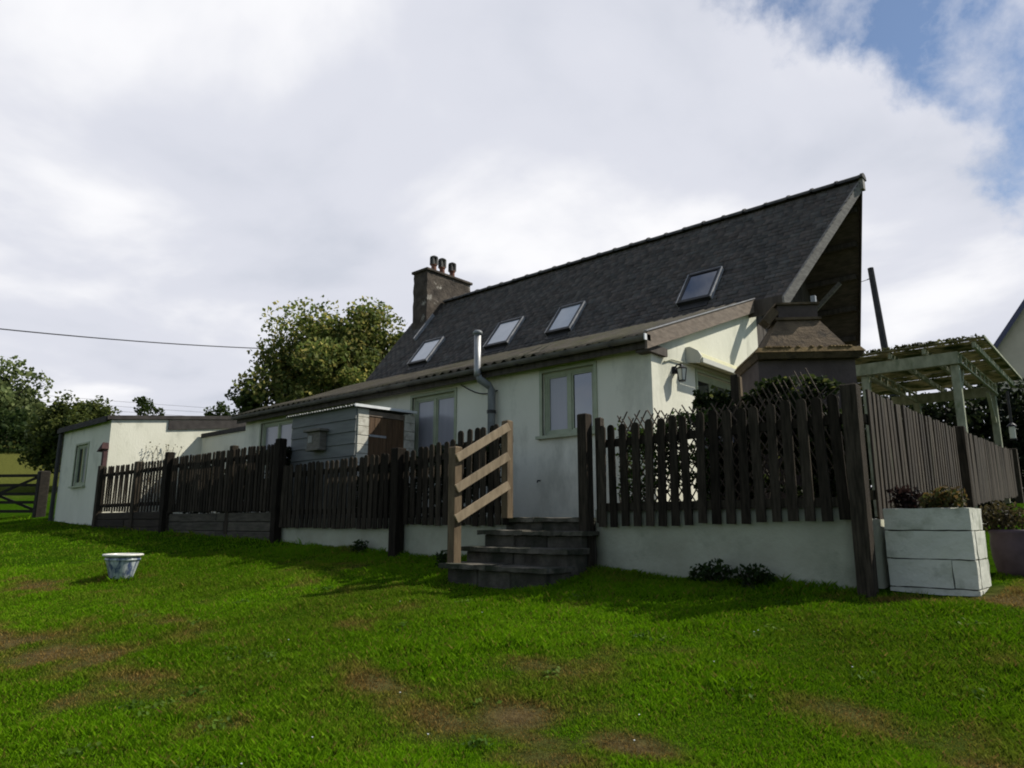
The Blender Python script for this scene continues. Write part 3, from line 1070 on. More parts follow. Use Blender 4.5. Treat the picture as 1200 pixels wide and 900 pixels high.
for (xa, xb, pn) in ((-14.13, -13.40, 'bright_sky_pane'), (-11.34, -10.60, 'bright_sky_pane'), (-9.45, -8.79, 'bright_sky_pane'), (-6.22, -5.54, 'glass_dark')):
    skylight(xa, xb, .36, 1.30, pn)

# chimney
CY0, CY1, CX0, CX1, CZ = 13.0, 14.78, -15.46, -14.85, 7.28
mb = MB()
cs = 9
gridv = []
ch = MB()
# uneven render: a box with subdivided, slightly displaced faces
def rough_box(mb, x0, x1, y0, y1, z0, z1, step, amp, seed=0):
    r = random.Random(seed)
    nxs, nys, nzs = [max(1, round((b - a) / step)) for a, b in ((x0, x1), (y0, y1), (z0, z1))]
    cache = {}

    def pt(i, j, k):
        if (i, j, k) not in cache:
            a = amp
            cache[(i, j, k)] = len(mb.v)
            mb.v.append((x0 + (x1 - x0) * i / nxs + r.uniform(-a, a), y0 + (y1 - y0) * j / nys + r.uniform(-a, a), z0 + (z1 - z0) * k / nzs + r.uniform(-a, a)))
        return cache[(i, j, k)]
    for i in range(nxs):
        for k in range(nzs):
            mb.f.append((pt(i, 0, k), pt(i + 1, 0, k), pt(i + 1, 0, k + 1), pt(i, 0, k + 1)))
            mb.f.append((pt(i + 1, nys, k), pt(i, nys, k), pt(i, nys, k + 1), pt(i + 1, nys, k + 1)))
    for j in range(nys):
        for k in range(nzs):
            mb.f.append((pt(nxs, j, k), pt(nxs, j + 1, k), pt(nxs, j + 1, k + 1), pt(nxs, j, k + 1)))
            mb.f.append((pt(0, j + 1, k), pt(0, j, k), pt(0, j, k + 1), pt(0, j + 1, k + 1)))
    for i in range(nxs):
        for j in range(nys):
            mb.f.append((pt(i, j, nzs), pt(i + 1, j, nzs), pt(i + 1, j + 1, nzs), pt(i, j + 1, nzs)))
            mb.f.append((pt(i, j + 1, 0), pt(i + 1, j + 1, 0), pt(i + 1, j, 0), pt(i, j, 0)))
    return mb


rough_box(ch, CX0, CX1, CY0, CY1, 4.6, CZ, .14, .010, 3)
chim = ch.build('chimney', 'chimney_render', house)
MB().bevel_box(CX0 - .05, CX1 + .05, CY0 - .06, CY1 + .06, CZ - .01, CZ + .07, .015).build('capping', 'chimney_render', chim)
fl = MB()
fl.beam(O + ud * 1.62 + un * .05 + Vector((CX1 + .012, 0, 0)), O + ud * 2.75 + un * .05 + Vector((CX1 + .012, 0, 0)), .03, .13, up=un)
fl.build('lead_flashing', 'lead', chim)
for (yy, h) in ((13.52, .58), (13.86, .60), (14.28, .58)):
    z = CZ + .07
    p = MB().lathe((-15.16, yy, z), [(.0, 0), (.115, 0), (.105, .05), (.085, .10), (.078, .26), (.10, .28), (.10, .31), (.08, .32), (.0, .32)], 14).build('chimney_pot', 'terracotta', chim)
    c = MB()
    for a in range(4):
        t = a * math.pi / 2 + .6
        c.beam((-15.16 + .085 * math.cos(t), yy + .085 * math.sin(t), z + .3), (-15.16 + .085 * math.cos(t), yy + .085 * math.sin(t), z + h - .05), .06, .06, up=(1, 0, 0))
    c.lathe((-15.16, yy, z + h - .06), [(0, 0), (.12, 0), (.12, .03), (.05, .07), (0, .075)], 12)
    c.build('cowl', 'ridge_clay', chim)

# flue pipe on the front wall
fx = -7.72
fl = MB().tube([(fx, 7.86, 2.30), (fx, 7.86, 2.40), (fx, 7.86, 2.98)], .055, 14).build('flue_pipe', 'steel', house, True)
MB().lathe((fx, 7.86, 2.98), [(0, 0), (.05, 0), (.075, .012), (.078, .05), (.05, .075), (0, .08)], 16).build('flue_cap', 'pipe_grey', fl, True)
MB().tube([(fx + .09, 8.10, .2), (fx + .09, 8.10, 2.10), (fx + .07, 8.05, 2.17), (fx + .02, 7.90, 2.25), (fx, 7.86, 2.36)], .062, 14).build('lower_pipe', 'pipe_grey', fl, True)
for z in (.9, 1.72):
    MB().lathe((fx + .09, 8.10, z), [(.06, 0), (.075, 0), (.075, .05), (.06, .05)], 14).build('pipe_collar', 'pipe_dark', fl)
cab = MB()
pts = []
for k in range(12):
    t = k / 11
    pts.append((-8.42 + t * .85, WY - .02, 2.30 - .20 * math.sin(t * 2.2) - .04 * t))
cab.tube(pts, .009, 5).build('loose_cable', 'cable', house)
# tap stub on the wall by the steps
MB().tube([(-6.72, WY, .62), (-6.72, WY - .06, .62), (-6.72, WY - .065, .59)], .010, 6).build('wall_tap', 'pipe_dark', house)
# struts under the main verge
for (yy, zz) in ((12.30, 4.3), (12.95, 4.9), (14.4, 4.6)):
    MB().beam((HX1 + .01, yy, zz - .55), (HX1 + .75, yy + .02, zz + .12), .06, .08).build('verge_strut', 'barge_grey', house)
# conduit along the gable
MB().tube([(HX1 + .02, WY + .32, 2.20), (HX1 + .02, WY + .5, 2.26), (HX1 + .02, 9.6, 2.30), (HX1 + .02, 11.2, 2.30)], .012, 6).build('conduit', 'conduit', house)

# wall lantern on the gable corner
lt = thing('wall_lantern', (HX1, 8.72, 2.10), 'small black carriage lantern on the sunlit white gable wall', 'lantern')
ly, lx = 8.80, HX1 + .13
MB().lathe((HX1 + .01, ly, 2.12), [(0, -.05), (.04, -.05), (.045, .0), (.04, .05), (0, .05)], 10).build('back_plate', 'black_metal', lt)
MB().tube([(HX1, ly, 2.12), (HX1 + .06, ly, 2.19), (lx, ly, 2.19)], .012, 6).build('arm', 'black_metal', lt)
MB().lathe((lx, ly, 2.02), [(0, .175), (.02, .17), (.03, .145), (.085, .11), (.08, .10), (0, .10)], 6).build('lantern_roof', 'black_metal', lt)
MB().lathe((lx, ly, 2.02), [(.072, .10), (.05, -.06), (0, -.06)], 6).build('lantern_glass', 'lamp_glass', lt)
c = MB()
for a in range(6):
    t = a * math.pi / 3
    c.beam((lx + .074 * math.cos(t), ly + .074 * math.sin(t), 2.12), (lx + .052 * math.cos(t), ly + .052 * math.sin(t), 1.96), .010, .010)
c.lathe((lx, ly, 1.945), [(0, 0), (.055, .0), (.055, .018), (0, .018)], 6)
c.build('lantern_cage', 'black_metal', lt)

# awning cassette over the glazed door
aw = thing('awning', (HX1, 10.4, 2.4), 'rolled up cream awning above the glazed door on the gable', 'awning')
MB().prism([(HX1 + .002, 9.22, 2.34), (HX1 + .20, 9.22, 2.30), (HX1 + .23, 9.22, 2.36), (HX1 + .19, 9.22, 2.43), (HX1 + .07, 9.22, 2.50), (HX1 + .002, 9.22, 2.50)][::-1], (0, 2.6, 0)).build('cassette', 'awning_cloth', aw)
MB().prism([(HX1 + .003, 9.19, 2.30), (HX1 + .215, 9.19, 2.27), (HX1 + .245, 9.19, 2.37), (HX1 + .20, 9.19, 2.45), (HX1 + .07, 9.19, 2.53), (HX1 + .003, 9.19, 2.53)][::-1], (0, .03, 0)).build('end_cap', 'awning_case', aw)
MB().beam((HX1 + .245, 9.22, 2.31), (HX1 + .245, 11.82, 2.31), .03, .07).build('front_bar', 'awning_case', aw)

# ------------------------------------------------------------------ left outbuilding
ob = thing('outbuilding', (-21.5, 7.5, 0), 'low flat-roofed white outbuilding with sunlit side wall at far left', 'outbuilding')
OX0, OX1, OY = -23.35, -19.72, 6.62
wall_holes('front_wall', 'render_white', ob, (OX0, OY, 0), (1, 0, 0), (0, -1, 0), OX1 - OX0, -.35, 2.62, [(1.20, 2.15, .99, 2.12)], .25)
window(ob, (OX0, OY, 0), (1, 0, 0), (0, -1, 0), 1.20, 2.15, .99, 2.12, 1, ['glass_dark', 'curtain'], .07, .04, surround=.05)
MB().prism([(OX1, OY + .002, -.35), (OX1, 12.4, -.35), (OX1, 12.4, 3.25), (OX1, OY + .002, 2.62)], (-.24, 0, 0)).build('side_wall', 'render_white', ob)
MB().hexa([(OX0 - .15, OY - .12, 2.62), (OX1 + .06, OY - .12, 2.62), (OX1 + .06, 12.5, 3.26), (OX0 - .15, 12.5, 3.26),
           (OX0 - .15, OY - .12, 2.72), (OX1 + .06, OY - .12, 2.72), (OX1 + .06, 12.5, 3.36), (OX0 - .15, 12.5, 3.36)]).build('roof', 'felt', ob)
MB().prism([(OX1 + .002, 8.05, 2.50), (OX1 + .002, 12.4, 3.02), (OX1 + .002, 12.4, 3.24), (OX1 + .002, 8.05, 2.755)], (.04, 0, 0)).build('fascia_board', 'felt', ob)
MB().tube([(OX0 - .06, OY - .06, 2.62), (OX0 - .06, OY - .07, 2.2), (OX0 - .06, OY - .07, .0)], .06, 10).build('downpipe', 'pipe_dark', ob)
MB().box(OX0 - .16, OX1 + .02, OY - .15, OY - .123, 2.56, 2.68).build('front_fascia', 'felt', ob)
# red brick stub with cap at its corner
bs = thing('brick_pier', (-19.72, 6.5, 1.0), 'small dark red pier with slanted cap at the outbuilding corner', 'pier')
MB().bevel_box(-19.80, -19.70, 6.50, 6.60, .25, 1.86, .01).build('shaft', 'brick_red', bs)
MB().hexa([(-20.02, 6.44, 1.80), (-19.66, 6.44, 1.86), (-19.66, 6.61, 1.86), (-20.02, 6.61, 1.80),
           (-19.98, 6.46, 1.85), (-19.68, 6.46, 2.02), (-19.68, 6.60, 2.02), (-19.98, 6.60, 1.85)]).build('cap', 'brick_red', bs)
# linking wall between outbuilding and cottage
lw = thing('link_wall', (-17.7, 9, 0), 'shaded low wall with dark coping between outbuilding and cottage', 'wall')
MB().box(OX1 + .003, HX0 - .003, 9.0, 9.18, -.3, 2.36).build('wall', 'render_white', lw)
MB().box(OX1 + .05, HX0 - .003, 8.95, 9.24, 2.361, 2.47).build('coping', 'felt', lw)
# bare creeper on the sunlit outbuilding wall
cr = thing('creeper', (-19.6, 8.0, .1), 'thin sparse creeper on the sunlit outbuilding wall', 'creeper')
mb = MB()
pts = []
for k in range(7):
    p = Vector((OX1 + .03, 7.5 + k * .13, .5))
    path = [p.copy()]
    for s in range(9):
        p = p + Vector((random.uniform(0, .01), random.uniform(-.06, .08), .17))
        path.append(p.copy())
        for q in range(3):
            pts.append(np.array(p) + RNG.normal(size=3) * np.array([.02, .06, .06]) + np.array([.04, 0, 0]))
    mb.tube(path, .006, 4)
mb.build('stems', 'bark', cr)['kind'] = 'stuff'
P = np.array(pts)
link_mesh('leaves', leaf_mesh('creeper_leaves', P, .055, leaf_cols(len(P), (.07, .06, .02), (.13, .11, .04))), cr)

# ------------------------------------------------------------------ timber shed
SX0, SX1, SY0, SY1 = -11.34, -9.43, 6.80, 8.05
sh = thing('garden_shed', (-10.4, 7.4, FLOOR), 'grey boarded shed with brown plank door behind the picket fence', 'shed')
MB().box(SX0 + .03, SX1 - .03, SY0 + .03, SY1, FLOOR, 1.80).build('shed_frame', 'underlay', sh)
for k in range(9):
    z0 = FLOOR + .02 + k * .2
    o = Vector((0, 0, 0))
    MB().hexa([(SX0, SY0 - .012, z0), (SX1 - .002, SY0 - .012, z0), (SX1 - .002, SY0 + .028, z0), (SX0, SY0 + .028, z0),
               (SX0, SY0 + .006, z0 + .196), (SX1 - .002, SY0 + .006, z0 + .196), (SX1 - .002, SY0 + .028, z0 + .196), (SX0, SY0 + .028, z0 + .196)]).build('cladding_board', 'shed_grey', sh)
for (a, b) in ((SY0 + .03, SY0 + .25), (SY1 - .24, SY1 - .01)):
    for k in range(12):
        z0 = FLOOR + .02 + k * .149
        MB().bevel_box(SX1 - .028, SX1 + .012 + random.uniform(0, .006), a, b, z0, z0 + .144, .006).build('cream_board', 'shed_cream', sh)
dr = MB().box(SX1 - .028, SX1 - .02, SY0 + .252, SY1 - .242, FLOOR + .02, 1.74).build('door', 'door_brown', sh)
nb_ = 6
wd = (SY1 - .242 - SY0 - .252) / nb_
for k in range(nb_):
    a = SY0 + .252 + k * wd
    MB().bevel_box(SX1 - .018, SX1 + .004, a + .003, a + wd - .003, FLOOR + .03, 1.73, .004).build('door_plank', 'door_brown', dr)
MB().box(SX1 + .005, SX1 + .012, SY0 + .27, SY0 + .62, 1.40, 1.435).build('strap_hinge', 'lead', dr)
MB().box(SX1 - .02, SX1 + .014, SY0 + .252, SY1 - .242, 1.741, 1.83).build('lintel', 'barge_wood', sh)
mb = MB()
n_, vs = 72, []
for lay in (0, 1):
    for (yy, zz) in ((SY0 - .08, 1.885), (SY1 - .02, 1.905)):
        for k in range(n_):
            x = SX0 - .10 + (SX1 - SX0 + .16) * k / (n_ - 1)
            vs.append((x, yy, zz + .016 * math.sin(x * 2 * math.pi / .076) - .008 * lay))
fs = []
for k in range(n_ - 1):
    fs.append((k, k + 1, n_ + k + 1, n_ + k))
    fs.append((2 * n_ + k + 1, 2 * n_ + k, 3 * n_ + k, 3 * n_ + k + 1))
    fs.append((k + 1, k, 2 * n_ + k, 2 * n_ + k + 1))
mb.add(vs, fs).build('roof_sheet', 'sheet_metal', sh)
MB().hexa([(SX1 + .062, SY0 - .08, 1.86), (SX1 + .08, SY0 - .08, 1.86), (SX1 + .08, SY1 - .02, 1.88), (SX1 + .062, SY1 - .02, 1.88),
           (SX1 + .062, SY0 - .08, 1.905), (SX1 + .08, SY0 - .08, 1.905), (SX1 + .08, SY1 - .02, 1.925), (SX1 + .062, SY1 - .02, 1.925)]).build('verge_strip', 'white_trim', sh)
# nest box
nb = thing('nest_box', (-10.4, SY0 - .06, 1.2), 'small weathered wooden nest box fixed on the grey shed boards', 'nest box')
MB().bevel_box(-10.60, -10.22, SY0 - .15, SY0 - .013, 1.20, 1.52, .008).build('body', 'box_wood', nb)
MB().bevel_box(-10.66, -10.16, SY0 - .20, SY0 - .013, 1.521, 1.565, .006).build('lid', 'box_wood', nb)
MB().box(-10.56, -10.44, SY0 - .158, SY0 - .151, 1.34, 1.46).build('front_plate', 'sheet_metal', nb)
MB().bevel_box(-10.60, -10.22, SY0 - .18, SY0 - .151, 1.20, 1.24, .006).build('ledge', 'box_wood', nb)


# ------------------------------------------------------------------ fences
def picket_mesh(w, h, mat, round_top=True, th=.02):
    poly = [(-w / 2, 0, 0), (w / 2, 0, 0)]
    if round_top:
        for k in range(7):
            t = math.pi * k / 6
            poly.append((w / 2 * math.cos(t), 0, h - w / 2 + w / 2 * math.sin(t)))
    else:
        poly += [(w / 2, 0, h), (-w / 2, 0, h)]
    return MB().prism(poly, (0, th, 0)).mesh('picket', mat)


def run(fence, p0, p1, pitch, w, top0, top1, bot0, bot1, mat, round_top=True, rails=(), railpos=.03, jitter=.012, skip=()):
    """pickets from p0 to p1 (plan points); they face the side to the right of travel"""
    p0, p1 = Vector((*p0, 0)), Vector((*p1, 0))
    d = p1 - p0
    L_ = d.length
    n = max(2, round(L_ / pitch))
    ang = math.atan2(d.y, d.x)
    me = picket_mesh(w, 1.0, mat, round_top)
    # a picket of unit height is stretched only a little, so its top stays round
    h0 = (top0 - bot0 + top1 - bot1) / 2
    me = picket_mesh(w, h0, mat, round_top)
    for k in range(n):
        if k in skip:
            continue
        t = (k + .5) / n
        p = p0 + d * t
        z = bot0 + (bot1 - bot0) * t + random.uniform(-jitter, jitter)
        zt = top0 + (top1 - top0) * t + random.uniform(-jitter, jitter)
        place('picket', me, fence, (p.x, p.y, z), (random.uniform(-.008, .008), random.uniform(-.026, .026), ang + random.uniform(-.03, .03)), (random.uniform(.94, 1.05), 1, (zt - z) / h0))
    nrm = Vector((-math.sin(ang), math.cos(ang), 0))
    for (za, zb) in rails:
        a = p0 + nrm * (railpos + .02) + Vector((0, 0, za))
        b = p1 + nrm * (railpos + .02) + Vector((0, 0, zb))
        MB().beam(a, b, .04, .085).build('rail', mat, fence)


def post(fence, x, y, z0, z1, w, mat, lean=(0, 0), cap=False):
    mb = MB()
    h = w / 2
    b = .012
    mb.hexa([(x - h, y - h, z0), (x + h, y - h, z0), (x + h, y + h, z0), (x - h, y + h, z0),
             (x - h + lean[0], y - h + lean[1], z1 - b), (x + h + lean[0], y - h + lean[1], z1 - b), (x + h + lean[0], y + h + lean[1], z1 - b), (x - h + lean[0], y + h + lean[1], z1 - b)])
    h2 = h - b
    mb.hexa([(x - h + lean[0], y - h + lean[1], z1 - b), (x + h + lean[0], y - h + lean[1], z1 - b), (x + h + lean[0], y + h + lean[1], z1 - b), (x - h + lean[0], y + h + lean[1], z1 - b),
             (x - h2 + lean[0], y - h2 + lean[1], z1), (x + h2 + lean[0], y - h2 + lean[1], z1), (x + h2 + lean[0], y + h2 + lean[1], z1), (x - h2 + lean[0], y + h2 + lean[1], z1)])
    return mb.build('post', mat, fence)


FY = 6.455
fa = thing('picket_fence', (-3.2, FY, 0), 'dark brown rounded picket fence on white wall right of the steps', 'fence')
run(fa, (-4.50, FY), (-1.86, FY), .147, .089, 1.06, 1.12, -.04, .02, 'picket_wood', rails=((.86, .90), (.17, .18)))
post(fa, -4.62, FY - .02, -.55, 1.21, .12, 'picket_wood')
post(fa, -4.50, FY + .10, .0, 1.17, .075, 'side_wood')
post(fa, -1.80, FY - .02, -.62, 1.18, .13, 'picket_wood', (.01, 0))

fb = thing('picket_fence', (-9.0, FY, 0), 'dark brown picket fence between the steps and the grey shed', 'fence')
run(fb, (-11.02, FY), (-7.96, FY), .128, .088, .97, 1.0, -.08, -.08, 'picket_wood', rails=((.80, .83), (.18, .18)))
run(fb, (-7.78, FY), (-6.72, FY), .135, .09, 1.0, 1.10, -.03, -.03, 'picket_wood', rails=((.83, .90), (.17, .17)))
run(fb, (-6.70, FY + .01), (-5.78, FY + .01), .135, .09, 1.20, 1.24, -.03, -.03, 'picket_wood', rails=((1.0, 1.03), (.17, .17)))
post(fb, -7.86, FY - .03, -.50, 1.05, .15, 'picket_wood')
post(fb, -11.09, FY, -.35, 1.44, .14, 'picket_wood')

fc = thing('picket_fence', (-13.2, FY, 0), 'tall close-boarded dark picket fence on grey sleepers left of the shed', 'fence')
run(fc, (-15.50, FY + .02), (-11.17, FY + .02), .115, .075, 1.38, 1.38, .22, .20, 'picket_wood', rails=((1.20, 1.20), (.36, .36)))
post(fc, -15.58, FY, -.2, 1.50, .15, 'picket_wood')
post(fc, -12.95, FY + .10, -.2, 1.46, .12, 'picket_wood')

fd = thing('picket_fence', (-17.6, FY, 0), 'far low picket fence with light gaps beside the outbuilding', 'fence')
run(fd, (-19.55, FY + .02), (-15.67, FY + .02), .165, .085, 1.38, 1.36, .27, .24, 'picket_wood', rails=((1.18, 1.18), (.42, .42)))
post(fd, -19.60, FY + .03, -.1, 1.42, .15, 'picket_wood')
post(fd, -17.35, FY + .06, -.1, 1.40, .16, 'picket_wood')

fe = thing('board_fence', (-1.8, 11, 0), 'weathered brown upright board fence running back along the right side', 'fence')
FX = -1.80
run(fe, (FX, 6.98), (FX, 11.12), .142, .088, 1.21, 1.27, -.02, .22, 'side_wood', False, rails=((.95, .98), (.25, .35)), jitter=.02)
run(fe, (FX, 11.34), (FX, 16.6), .118, .105, 1.27, 1.38, .22, .50, 'side_wood', False, rails=((.98, 1.1), (.38, .60)), jitter=.02)
post(fe, FX + .02, 11.23, -.1, 1.30, .13, 'picket_wood')
post(fe, FX, 16.68, .2, 1.42, .13, 'side_wood')
post(fe, FX - .05, 6.72, -.1, 1.15, .07, 'side_wood')

# retaining walls
gw = MB()
rough_box(gw, -4.56, -1.86, 6.525, 6.76, -.80, .14, .16, .006, 5)
tag(gw.build('garden_wall', 'render_garden', None, True), 'low white rendered wall under the fence right of the steps', 'wall')
gw = MB()
rough_box(gw, -11.02, -5.9, 6.525, 6.76, -.80, .07, .16, .006, 6)
tag(gw.build('garden_wall', 'render_garden', None, True), 'low white rendered wall under the fence left of the steps', 'wall')
gw = MB()
rough_box(gw, -1.95, -1.755, 6.765, 16.6, -.80, .03, .2, .006, 7)
tag(gw.build('garden_wall', 'render_garden', None, True), 'low white wall under the board fence on the right side', 'wall')
sw = thing('sleeper_wall', (-13.2, 6.5, 0), 'low grey sleeper wall under the tall dark fence', 'wall')
for k in range(3):
    z = .19 - (k + 1) * .17
    for (a, b) in ((-15.48, -13.35 + .3 * (k % 2)), (-13.34 + .3 * (k % 2), -11.06)):
        MB().bevel_box(a, b - .006, 6.50 + random.uniform(0, .012), 6.68, z + .004, z + .168, .012).build('sleeper', 'sleeper', sw)
MB().box(-15.48, -11.06, 6.53, 6.70, -.7, .15).build('backing', 'underlay', sw)
sw = thing('sleeper_wall', (-17.6, 6.5, 0), 'low dark timber wall under the far picket fence', 'wall')
for k in range(3):
    z = .25 - (k + 1) * .17
    for (a, b) in ((-19.85, -17.5 - .3 * (k % 2)), (-17.49 - .3 * (k % 2), -15.49)):
        MB().bevel_box(a, b - .006, 6.46 + random.uniform(0, .012), 6.60, z + .004, z + .168, .012).build('sleeper', 'sleeper_dark', sw)
MB().box(-19.70, -15.49, 6.60, 6.70, -.6, .2).build('backing', 'underlay', sw)

# ------------------------------------------------------------------ steps
st = thing('garden_steps', (-5.2, 5.9, -.62), 'four worn dark stone garden steps up to the patio', 'steps')
ZT = [-.44, -.27, -.085, .065]
YS = [5.56, 5.92, 6.22, 6.48]
XL = [-6.03, -6.10, -6.09, -5.98]
XR = [-4.48, -4.50, -4.52, -4.70]
for k in range(4):
    zb = -.78 - .003 * k
    y1 = 6.80 if k == 3 else YS[k + 1] + .12
    n = 2 + (k + 1) % 2
    xs = [XL[k] + .07 + (XR[k] - XL[k] - .12) * q / n for q in range(n + 1)]
    for q in range(n):
        MB().bevel_box(xs[q] + .004, xs[q + 1] - .004, YS[k] + .05 + random.uniform(0, .012), y1, zb, ZT[k] - .052, .012).build('riser_block', 'step_stone', st)
    m = (XL[k] + XR[k]) / 2 + random.uniform(-.25, .2)
    for (a, b) in ((XL[k], m), (m + .006, XR[k])):
        sb = MB()
        tt = random.uniform(-.006, .006)
        rough_box(sb, a, b, YS[k] + random.uniform(-.015, .01), y1 - .02, ZT[k] - .05, ZT[k] + tt, .11, .006, k * 7 + int(abs(a * 10)))
        sb.build('tread_slab', 'slab_stone', st)
# ------------------------------------------------------------------ handrail
hr = thing('handrail', (-5.9, 6.0, -.4), 'new pale timber handrail with three sloping rails beside the steps', 'handrail')
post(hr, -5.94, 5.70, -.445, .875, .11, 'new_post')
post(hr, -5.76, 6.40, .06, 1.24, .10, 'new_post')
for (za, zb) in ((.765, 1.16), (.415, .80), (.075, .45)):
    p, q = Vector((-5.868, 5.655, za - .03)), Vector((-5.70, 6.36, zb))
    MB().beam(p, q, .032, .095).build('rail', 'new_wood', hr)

# ------------------------------------------------------------------ trellis, creepers behind the fences
def lattice(name, x0, x1, y, z0, z1, label, step=.15):
    t = thing(name, ((x0 + x1) / 2, y, 0), label, 'trellis')
    x = x0 - .8
    k = 0
    while x < x1 + .8:
        for s in (-1, 1):
            dx = (z1 - z0) * .62
            a, b = [x, z0], [x + s * dx, z1 + random.uniform(-.05, .05)]
            # clip to the panel
            def clip(a, b):
                (xa, za), (xb, zb) = a, b
                pts = []
                for (p, q) in ((a, b), (b, a)):
                    px, pz = p
                    qx, qz = q
                    if px < x0:
                        f = (x0 - px) / (qx - px) if qx != px else 0
                        px, pz = x0, pz + (qz - pz) * f
                    if px > x1:
                        f = (x1 - px) / (qx - px) if qx != px else 0
                        px, pz = x1, pz + (qz - pz) * f
                    pts.append((px, pz))
                return pts
            if max(a[0], b[0]) < x0 or min(a[0], b[0]) > x1:
                continue
            (xa, za), (xb, zb) = clip(a, b)
            if abs(zb - za) > .05:
                MB().beam((xa, y + s * .006, za), (xb, y + s * .006, zb), .011, .012, up=(0, 1, 0)).build('willow_rod', 'willow', t)
        x += step
        k += 1
    return t


lattice('willow_trellis', -4.45, -2.55, 6.86, .14, 1.22, 'brown diagonal willow trellis behind the right picket fence', .085)
# a loosened panel whose rods splay out to the left, in front of the masonry stove
tr = thing('willow_trellis', (-2.4, 6.9, .6), 'loose slanting willow rods sticking up in front of the brown stove', 'trellis')
for k in range(11):
    x = -2.86 + k * .055
    top = 1.30 + .018 * k + random.uniform(-.03, .03)
    MB().tube([(x + .42, 6.92, .45), (x, 6.90, top)], .007, 5).build('willow_rod', 'willow', tr)
for k in range(4):
    MB().tube([(-2.75 + k * .12, 6.93, .7 + .1 * k), (-2.25 + k * .12, 6.93, 1.28)], .006, 5).build('willow_rod', 'willow', tr)
tp = thing('trellis_post', (-2.98, 6.98, .05), 'dark square post rising behind the right picket fence', 'post')
MB().bevel_box(-3.10, -3.02, 6.94, 7.02, .05, 1.53, .008).build('shaft', 'picket_wood', tp)
MB().box(-3.019, -2.995, 6.95, 7.0, .6, 1.50).build('batten', 'new_post', tp)


def ivy(name, x0, x1, y, z0, z1, n, label, ca, cb, leaf=.05, dens=None, cc=None, pc=.1):
    t = thing(name, ((x0 + x1) / 2, y, .05), label, 'climber')
    mb = MB()
    k = 0
    x = x0
    while x < x1:
        p = Vector((x, y, .05))
        path = [p.copy()]
        while p.z < z1 - .15:
            p = p + Vector((random.uniform(-.07, .07), random.uniform(-.02, .02), .14))
            path.append(p.copy())
        mb.tube(path, .007, 5)
        x += .22
    mb.build('stems', 'bark', t)['kind'] = 'stuff'
    X = x0 + (x1 - x0) * RNG.random(n * 3)
    Z = z0 + (z1 - z0) * RNG.random(n * 3) ** .9
    d = fbm(X * 1.0, Z * 1.3 + 7, 2.6, 3)
    th = np.quantile(d, .22)
    sel = np.where(d + RNG.normal(size=len(d)) * .035 > th)[0][:n]
    X, Z = X[sel], Z[sel]
    top = z0 + (z1 - z0) * (.72 + .5 * (vnoise(X, X * 0, 3.1) - .3))
    Z = np.minimum(Z, top + .04 * RNG.normal(size=len(Z)))
    Y = y + RNG.normal(size=len(X)) * .045
    P = np.stack([X, Y, Z], 1)
    link_mesh('leaves', leaf_mesh(name, P, leaf, leaf_cols(len(P), ca, cb, cc, pc), .8, .2), t)
    return t


ivy('climbing_plant', -4.45, -3.25, 6.90, .05, 1.22, 3200, 'light green climber on the trellis right of the steps', (.035, .07, .012), (.09, .14, .03), .05)
ivy('climbing_plant', -3.55, -1.98, 7.05, .05, 1.45, 9500, 'dark dense climber behind the right end of the picket fence', (.012, .022, .006), (.045, .062, .016), .06, cc=(.13, .14, .04), pc=.06)
ivy('climbing_plant', -7.75, -6.35, 6.92, .05, 1.10, 5200, 'dark climber behind the pickets left of the handrail', (.012, .02, .007), (.03, .045, .014), .055)
ivy('climbing_plant', -9.40, -7.95, 6.90, .05, .98, 4600, 'dark climber behind the pickets in front of the shed door', (.012, .02, .007), (.03, .042, .014), .055)
ivy('climbing_plant', -15.4, -11.3, 6.78, .20, 1.34, 11000, 'dark hedge-like climber filling the tall fence left of the shed', (.008, .013, .005), (.02, .028, .009), .065)

# ------------------------------------------------------------------ corner stove (outdoor fireplace)
th_ = R(36.8)
e1 = Vector((math.cos(th_), math.sin(th_), 0))
e2 = Vector((-math.sin(th_), math.cos(th_), 0))
BR = Vector((-2.15, 8.0, 0))
sv_ = thing('outdoor_fireplace', (-2.5, 8.1, FLOOR), 'brown masonry outdoor fireplace with flared mossy stone hood', 'fireplace')


def SP(a, b, z):
    return BR + e1 * a + e2 * b + Vector((0, 0, z))


def sbox(mb, a0, a1, b0, b1, z0, a2, a3, b2, b3, z1):
    return mb.hexa([SP(a0, b0, z0), SP(a1, b0, z0), SP(a1, b1, z0), SP(a0, b1, z0), SP(a2, b2, z1), SP(a3, b2, z1), SP(a3, b3, z1), SP(a2, b3, z1)])


WB = 1.02
DB = .80
sbox(MB(), -WB, 0, 0, DB, FLOOR, -WB, 0, 0, DB, 1.74).build('body', 'stove_body', sv_)
hood = sbox(MB(), -WB - .02, .03, -.08, DB + .06, 1.741, -WB - .05, .06, -.13, DB + .1, 1.80).build('hood', 'stove_stone', sv_)
sbox(MB(), -WB - .06, .07, -.14, DB + .11, 1.801, -WB - .02, .03, -.10, DB + .06, 1.86).build('stone_lip', 'lichen_lip', hood)
sbox(MB(), -WB + .07, -.07, -.04, DB - .02, 1.861, -.72, -.26, .22, DB - .25, 2.25).build('hood_cone', 'stove_stone', hood)
sbox(MB(), -.74, -.24, .19, DB - .22, 2.251, -.74, -.24, .19, DB - .22, 2.28).build('neck_slab', 'stove_stone', hood)
sbox(MB(), -.70, -.27, .22, DB - .24, 2.281, -.70, -.27, .22, DB - .24, 2.43).build('neck', 'stove_body', hood)
sbox(MB(), -.73, -.25, .19, DB - .21, 2.431, -.73, -.25, .19, DB - .21, 2.455).build('top_slab', 'stove_stone', hood)
MB().beam(SP(-.84, .32, 2.24), SP(-.72, .32, 2.38), .20, .10).build('side_stone', 'stove_stone', hood)
